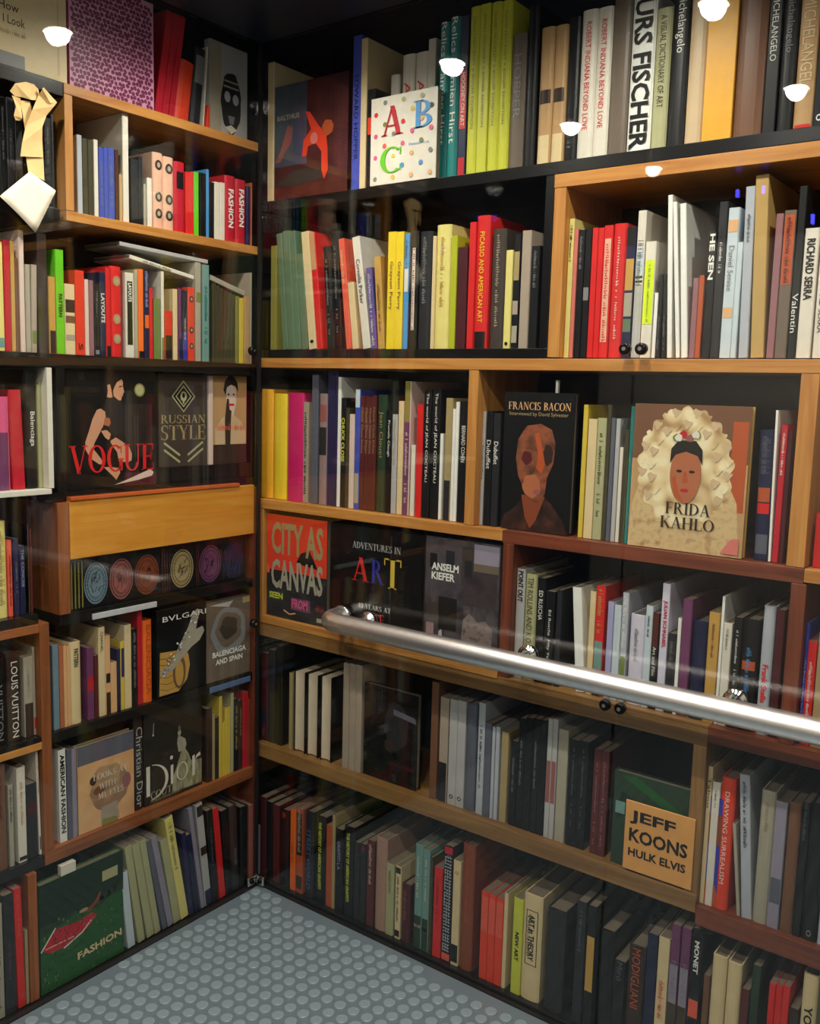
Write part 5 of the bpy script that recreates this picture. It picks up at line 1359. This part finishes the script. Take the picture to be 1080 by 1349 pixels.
# --- bottom row of the narrow bookcase
r, a, W, H = face_out('l', .012, -.728, -.482, .0065, .300, 'leaf', thick=.025)
rd = random.Random(21); y0 = a.y()
a.rect(0, 1, .62, 1, 'deepgreen').poly([(0, .62), (1, .62), (1, .70), (.7, .56), (.4, .60), (0, .52)], 'forest')
for i in range(150):
    x, z = rd.random() * .97, rd.random() * .62
    a.M.face([(x * W, -.0011 - .0000005 * i, z * H), ((x + .018) * W, -.0011 - .0000005 * i, (z + .004) * H), ((x + .008) * W, -.0011 - .0000005 * i, (z + .03) * H)], print_mat(rd.choice(['leaf', 'forest', 'olivegreen', 'deepgreen'])))
a.n += 8
a.poly([(.02, .40), (.16, .55), (.42, .52), (.60, .54), (.66, .50), (.56, .42), (.30, .345), (.10, .35)], 'crimson').stroke([(.0, .395), (.17, .56)], .004, 'offwhite').stroke([(.05, .405), (.38, .40)], .003, 'blush').stroke([(.26, .335), (.48, .40), (.60, .48)], .004, 'offwhite')
for i in range(10):
    xx, zz = .14 + .045 * i, .42 + .07 * math.sin(i * 2.1)
    a.stroke([(xx, zz), (xx + .03, zz + .03), (xx + .015, zz + .06)], .0015, 'maroon')
a.oval(.50, .60, .055, .018, 'khaki').poly([(.56, .56), (.68, .62), (.72, .70), (.69, .70), (.64, .64), (.52, .58)], 'sienna').done(r)
words(r, W, H, 'FASHION', .42, .97, .155, .225, 'cream', bold=True, y=-.006, slant=-.06)
tag(r, 'green grass cover with a red sunlounger and cream word, bottom row, fashion wall', 'display book', G)
M = MB(); M.box(-.0285, -.0135, -.666, -.623, .286, .313, print_mat('offwhite')); o = M.build('paper_tag', bevel=.0008)
o.data.transform(Matrix.Translation((0.0, 0, .0145))); tag(o, 'small white block tag resting on top of the green grass cover', 'tag')
M = MB(); M.box(-.0105, -.0100, -.548, -.500, .238, .266, print_mat('sage')); o = M.build('sticker'); tag(o, 'pale sage sticker at the upper edge of the green grass cover', 'sticker')

# --- slim books lying across the tops in the third row of the narrow bookcase
def lying(u0, z0, u1, z1, th, key, o, lab):
    dx, dz = u1 - u0, z1 - z0; ln = math.hypot(dx, dz)
    root = empty('paperback', wall_loc('l', u0, .032, z0), (0, -math.atan2(dz, dx), math.pi / 2))
    prof, tk, yy = cover_profile(th, .15, False)
    M = MB(); M.prism([(x, y) for x, y in reversed(prof)], 0, ln, print_mat(key))
    c = M.build('cover', root)
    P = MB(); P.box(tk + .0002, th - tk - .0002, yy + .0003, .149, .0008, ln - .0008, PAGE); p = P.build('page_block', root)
    for q in (c, p):
        q.rotation_euler = (0, math.pi / 2, 0); q.location = (0, 0, th)
    if o.get('t'):
        letter(root, o['t'], (ln * .2, ln * .62, th * .2, th * .8), o['tc'], bold=True)
    tag(root, lab, 'paperback', 'slim books lying across the third row')
lying(-.452, 1.8905, -.165, 1.8805, .0105, 'lightgrey', {}, 'upper grey slim book lying across the tops, third row, fashion wall')
lying(-.424, 1.8625, -.215, 1.8325, .0105, 'offwhite', dict(t='~', tc='charcoal'), 'slim white book with dark lettering lying slanted below the grey one, third row')
lying(-.158, 1.838, -.030, 1.806, .015, 'stone', {}, 'short stone-coloured slim book lying slanted above the olive set, third row')

# ------------------------------------------------------------------ handrail, clamps, tape
steel = plain('brushed_steel', (240, 240, 238), .31, 1.0)
chrome = plain('polished_steel', (214, 214, 212), .1, 1.0)
rail = empty('handrail', (1.2, -.075, .92)); RI = Matrix.Translation((-1.2, .075, -.92))
path = [(2.54, -.078, .92), (2.0, -.078, .92), (1.2, -.078, .92), (.8, -.078, .92), (.42, -.078, .92)]
for i in range(1, 11):
    an = math.pi / 2 * i / 10
    path.append((.385 - .045 * math.sin(an), -.078 + .045 * (1 - math.cos(an)), .92))
path.append((.34, -.012, .92))
M = MB(); M.tube(path, .0265, steel, 28); o = M.build('rail', rail, True); o.matrix_parent_inverse = RI
M = MB(); M.tube([(.34, .0015, .92), (.34, -.012, .92)], .030, chrome, 24); o = M.build('end_flange', rail, True); o.matrix_parent_inverse = RI
for x in (.43, .93, 1.43, 1.93):
    M = MB(); M.tube([(x, .0015, .92), (x, -.004, .92), (x, -.0045, .92), (x, -.018, .92), (x, -.040, .92), (x, -.066, .92)], [.026, .026, .022, .017, .011, .010], chrome, 20)
    o = M.build('standoff', rail, True); o.matrix_parent_inverse = RI; so = o
    M = MB(); M.tube([(x, .0105, .92), (x, .014, .92)], .024, chrome, 20); M.build('washer', so, True)
tag(rail, 'thick brushed steel handrail with a bent end mounted along the wide glass', 'handrail')

knob = plain('black_anodised_knob', (14, 14, 15), .25, .4)
def clamp(x, z, lab, w='b'):
    root = empty('glass_clamp', (x, 0.0, z) if w == 'b' else (0.0, x, z), (0, 0, ROT[w]))
    M = MB(); M.tube([(0, .0015, 0), (0, -.010, 0), (0, -.013, 0)], [.013, .013, .010], knob, 20); kn = M.build('knob', root, True)
    M = MB(); M.tube([(0, -.0131, 0), (0, -.0145, 0)], .0045, chrome, 10); M.build('bolt', kn, True)
    tag(root, lab, 'clamp', 'round clamps holding the glass')
clamp(1.1405, 1.652, 'round black clamp before the pane joint, under the yellow-and-navy spine, second row')
clamp(1.1775, 1.652, 'round black clamp past the pane joint, under the acid yellow spine, second row')
clamp(1.1405, .846, 'round black clamp before the pane joint, just below the handrail')
clamp(1.1775, .846, 'round black clamp past the pane joint, just below the handrail')
clamp(-.030, 1.650, 'round black clamp in the corner at the third row shelf', 'l')
clamp(-.018, .842, 'round black clamp in the corner at the sixth row', 'l')
root = empty('corner_bracket', (.0, .0, .012))
M = MB(); M.box(.0, .040, -.009, .001, -.006, .024, chrome); M.build('plate', root, bevel=.004)
M = MB(); M.box(.0005, .010, -.042, -.0095, -.006, .024, chrome); M.build('plate', root, bevel=.004)
for l in ((.026, -.0095, .010), (.0105, -.028, .010)):
    M = MB(); d_ = Vector((0, -1, 0)) if l[0] > .02 else Vector((1, 0, 0)); p = Vector(l); M.tube([p, p + d_ * .004], .007, knob, 14); M.build('bolt', root, True)
tag(root, 'polished steel bracket at the floor corner of the glass', 'bracket')

# crumpled masking tape and a square note stuck on the narrow glass
tape_m = plain('masking_tape', (222, 190, 128), .7, bump=.5); note_m = plain('note_paper', (228, 222, 200), .8, bump=.15)
def strip(name, pts, mat, thick=.0006):
    """pts: pairs of edge points (y, z, out from the glass)"""
    M = MB(); n = len(pts)
    for (l, r_) in pts:
        for (yy, zz, oo) in (l, r_):
            M.v.append((oo, yy, zz))
    for i in range(n - 1):
        b = 2 * i; M.f.append((b, b + 1, b + 3, b + 2)); M.m.append(M.mi(mat))
    o = M.build(name); sd = o.modifiers.new('thickness', 'SOLIDIFY'); sd.thickness = thick; sd.offset = 1
    return o
tp = empty('masking_tape', (0, -.70, 2.0))
def tape_piece(pts):
    o = strip('strip', pts, tape_m); o.parent = tp; o.matrix_parent_inverse = Matrix.Translation((0, .70, -2.0))
tape_piece([((-.738, 2.042, .006), (-.681, 2.052, .004)), ((-.734, 2.072, .008), (-.683, 2.088, .005)), ((-.724, 2.109, .007), (-.685, 2.116, .010)), ((-.710, 2.147, .012), (-.673, 2.144, .008)), ((-.693, 2.182, .010), (-.656, 2.168, .013)), ((-.683, 2.201, .016), (-.648, 2.178, .012)), ((-.689, 2.196, .020), (-.668, 2.170, .017))])
tape_piece([((-.757, 2.176, .003), (-.745, 2.168, .002)), ((-.747, 2.194, .008), (-.730, 2.170, .004)), ((-.721, 2.204, .006), (-.712, 2.168, .010)), ((-.700, 2.205, .004), (-.692, 2.172, .006)), ((-.688, 2.198, .002), (-.686, 2.184, .002))])
tape_piece([((-.752, 2.168, .003), (-.734, 2.166, .006)), ((-.746, 2.146, .008), (-.731, 2.148, .003)), ((-.750, 2.126, .004), (-.732, 2.124, .008)), ((-.744, 2.118, .002), (-.735, 2.119, .003))])
tape_piece([((-.733, 2.163, .002), (-.708, 2.167, .001)), ((-.727, 2.131, .003), (-.702, 2.130, .002)), ((-.721, 2.090, .002), (-.687, 2.095, .003)), ((-.721, 2.044, .001), (-.679, 2.049, .002)), ((-.717, 2.011, .002), (-.677, 2.002, .001))])
tag(tp, 'crumpled cream masking tape stuck to the narrow glass above the square note', 'tape')
M = MB()
A_, B_, C_, D_ = (-.715, 2.014), (-.650, 1.984), (-.704, 1.882), (-.788, 1.948)
n = 6
for i in range(n + 1):
    for j in range(n + 1):
        s, q = i / n, j / n
        yy = (A_[0] * (1 - s) + B_[0] * s) * (1 - q) + (D_[0] * (1 - s) + C_[0] * s) * q; zz = (A_[1] * (1 - s) + B_[1] * s) * (1 - q) + (D_[1] * (1 - s) + C_[1] * s) * q
        M.v.append((.0035 + .003 * math.sin(s * 3.1) * q, yy, zz))
for i in range(n):
    for j in range(n):
        M.f.append((i * (n + 1) + j, (i + 1) * (n + 1) + j, (i + 1) * (n + 1) + j + 1, i * (n + 1) + j + 1)); M.m.append(M.mi(note_m))
o = M.build('paper_note', None, True); sd = o.modifiers.new('thickness', 'SOLIDIFY'); sd.thickness = .0005
tag(o, 'square white paper note hung corner down on the narrow glass', 'note')

# ------------------------------------------------------------------ ceiling downlights
lens_m = plain('lit_lens', (255, 244, 226), .4, emit=((1.0, .93, .82), 60.0))
ring_m = plain('white_trim_ring', (210, 210, 206), .35)
for i, x in enumerate((.38, 1.14, 1.90)):
    for j, y in enumerate((-.38, -1.12, -1.86)):  # rearmost row is added to even out light on the lower shelves
        root = empty('ceiling_downlight', (x, y, CEIL))
        M = MB(); M.tube([(0, 0, .001), (0, 0, -.006), (0, 0, -.010)], [.055, .055, .046], ring_m, 28); tr = M.build('trim_ring', root, True)
        M = MB(); M.tube([(0, 0, -.0105), (0, 0, -.013)], [.034, .030], lens_m, 24); M.build('lens', tr, True)
        ld = bpy.data.lights.new('downlight_glow', 'SPOT'); ld.energy = LAMP_POWER; ld.color = LAMP_COLOR; ld.spot_size = math.radians(160); ld.spot_blend = .9; ld.shadow_soft_size = .028
        lo = bpy.data.objects.new('downlight_glow', ld); COL.objects.link(lo); lo.location = (0, 0, -.016); lo.parent = root
        tag(root, 'small round recessed ceiling downlight with white ring, lit', 'downlight', 'ceiling downlights')

# ------------------------------------------------------------------ lift indicator over the entrance, seen mirrored in the panes
root = empty('lift_indicator', (.76, -2.259, 2.37))
M = MB(); M.box(-.24, .26, 0, .014, -.12, .10, plain('indicator_black', (12, 12, 14), .3)); pn = M.build('panel', root, bevel=.003)
blue = plain('blue_led', (20, 30, 255), .3, emit=((.06, .06, 1.0), 26.0))
for dx, dz, hh in ((-.15, .065, .016), (-.04, .07, .016), (.17, -.07, .020)):
    M = MB(); M.box(dx - .006, dx + .006, .0142, .017, dz - hh, dz + hh, blue); M.build('lit_segment', pn)
tag(root, 'black lift indicator panel with three blue lit segments opposite the shelves', 'indicator')
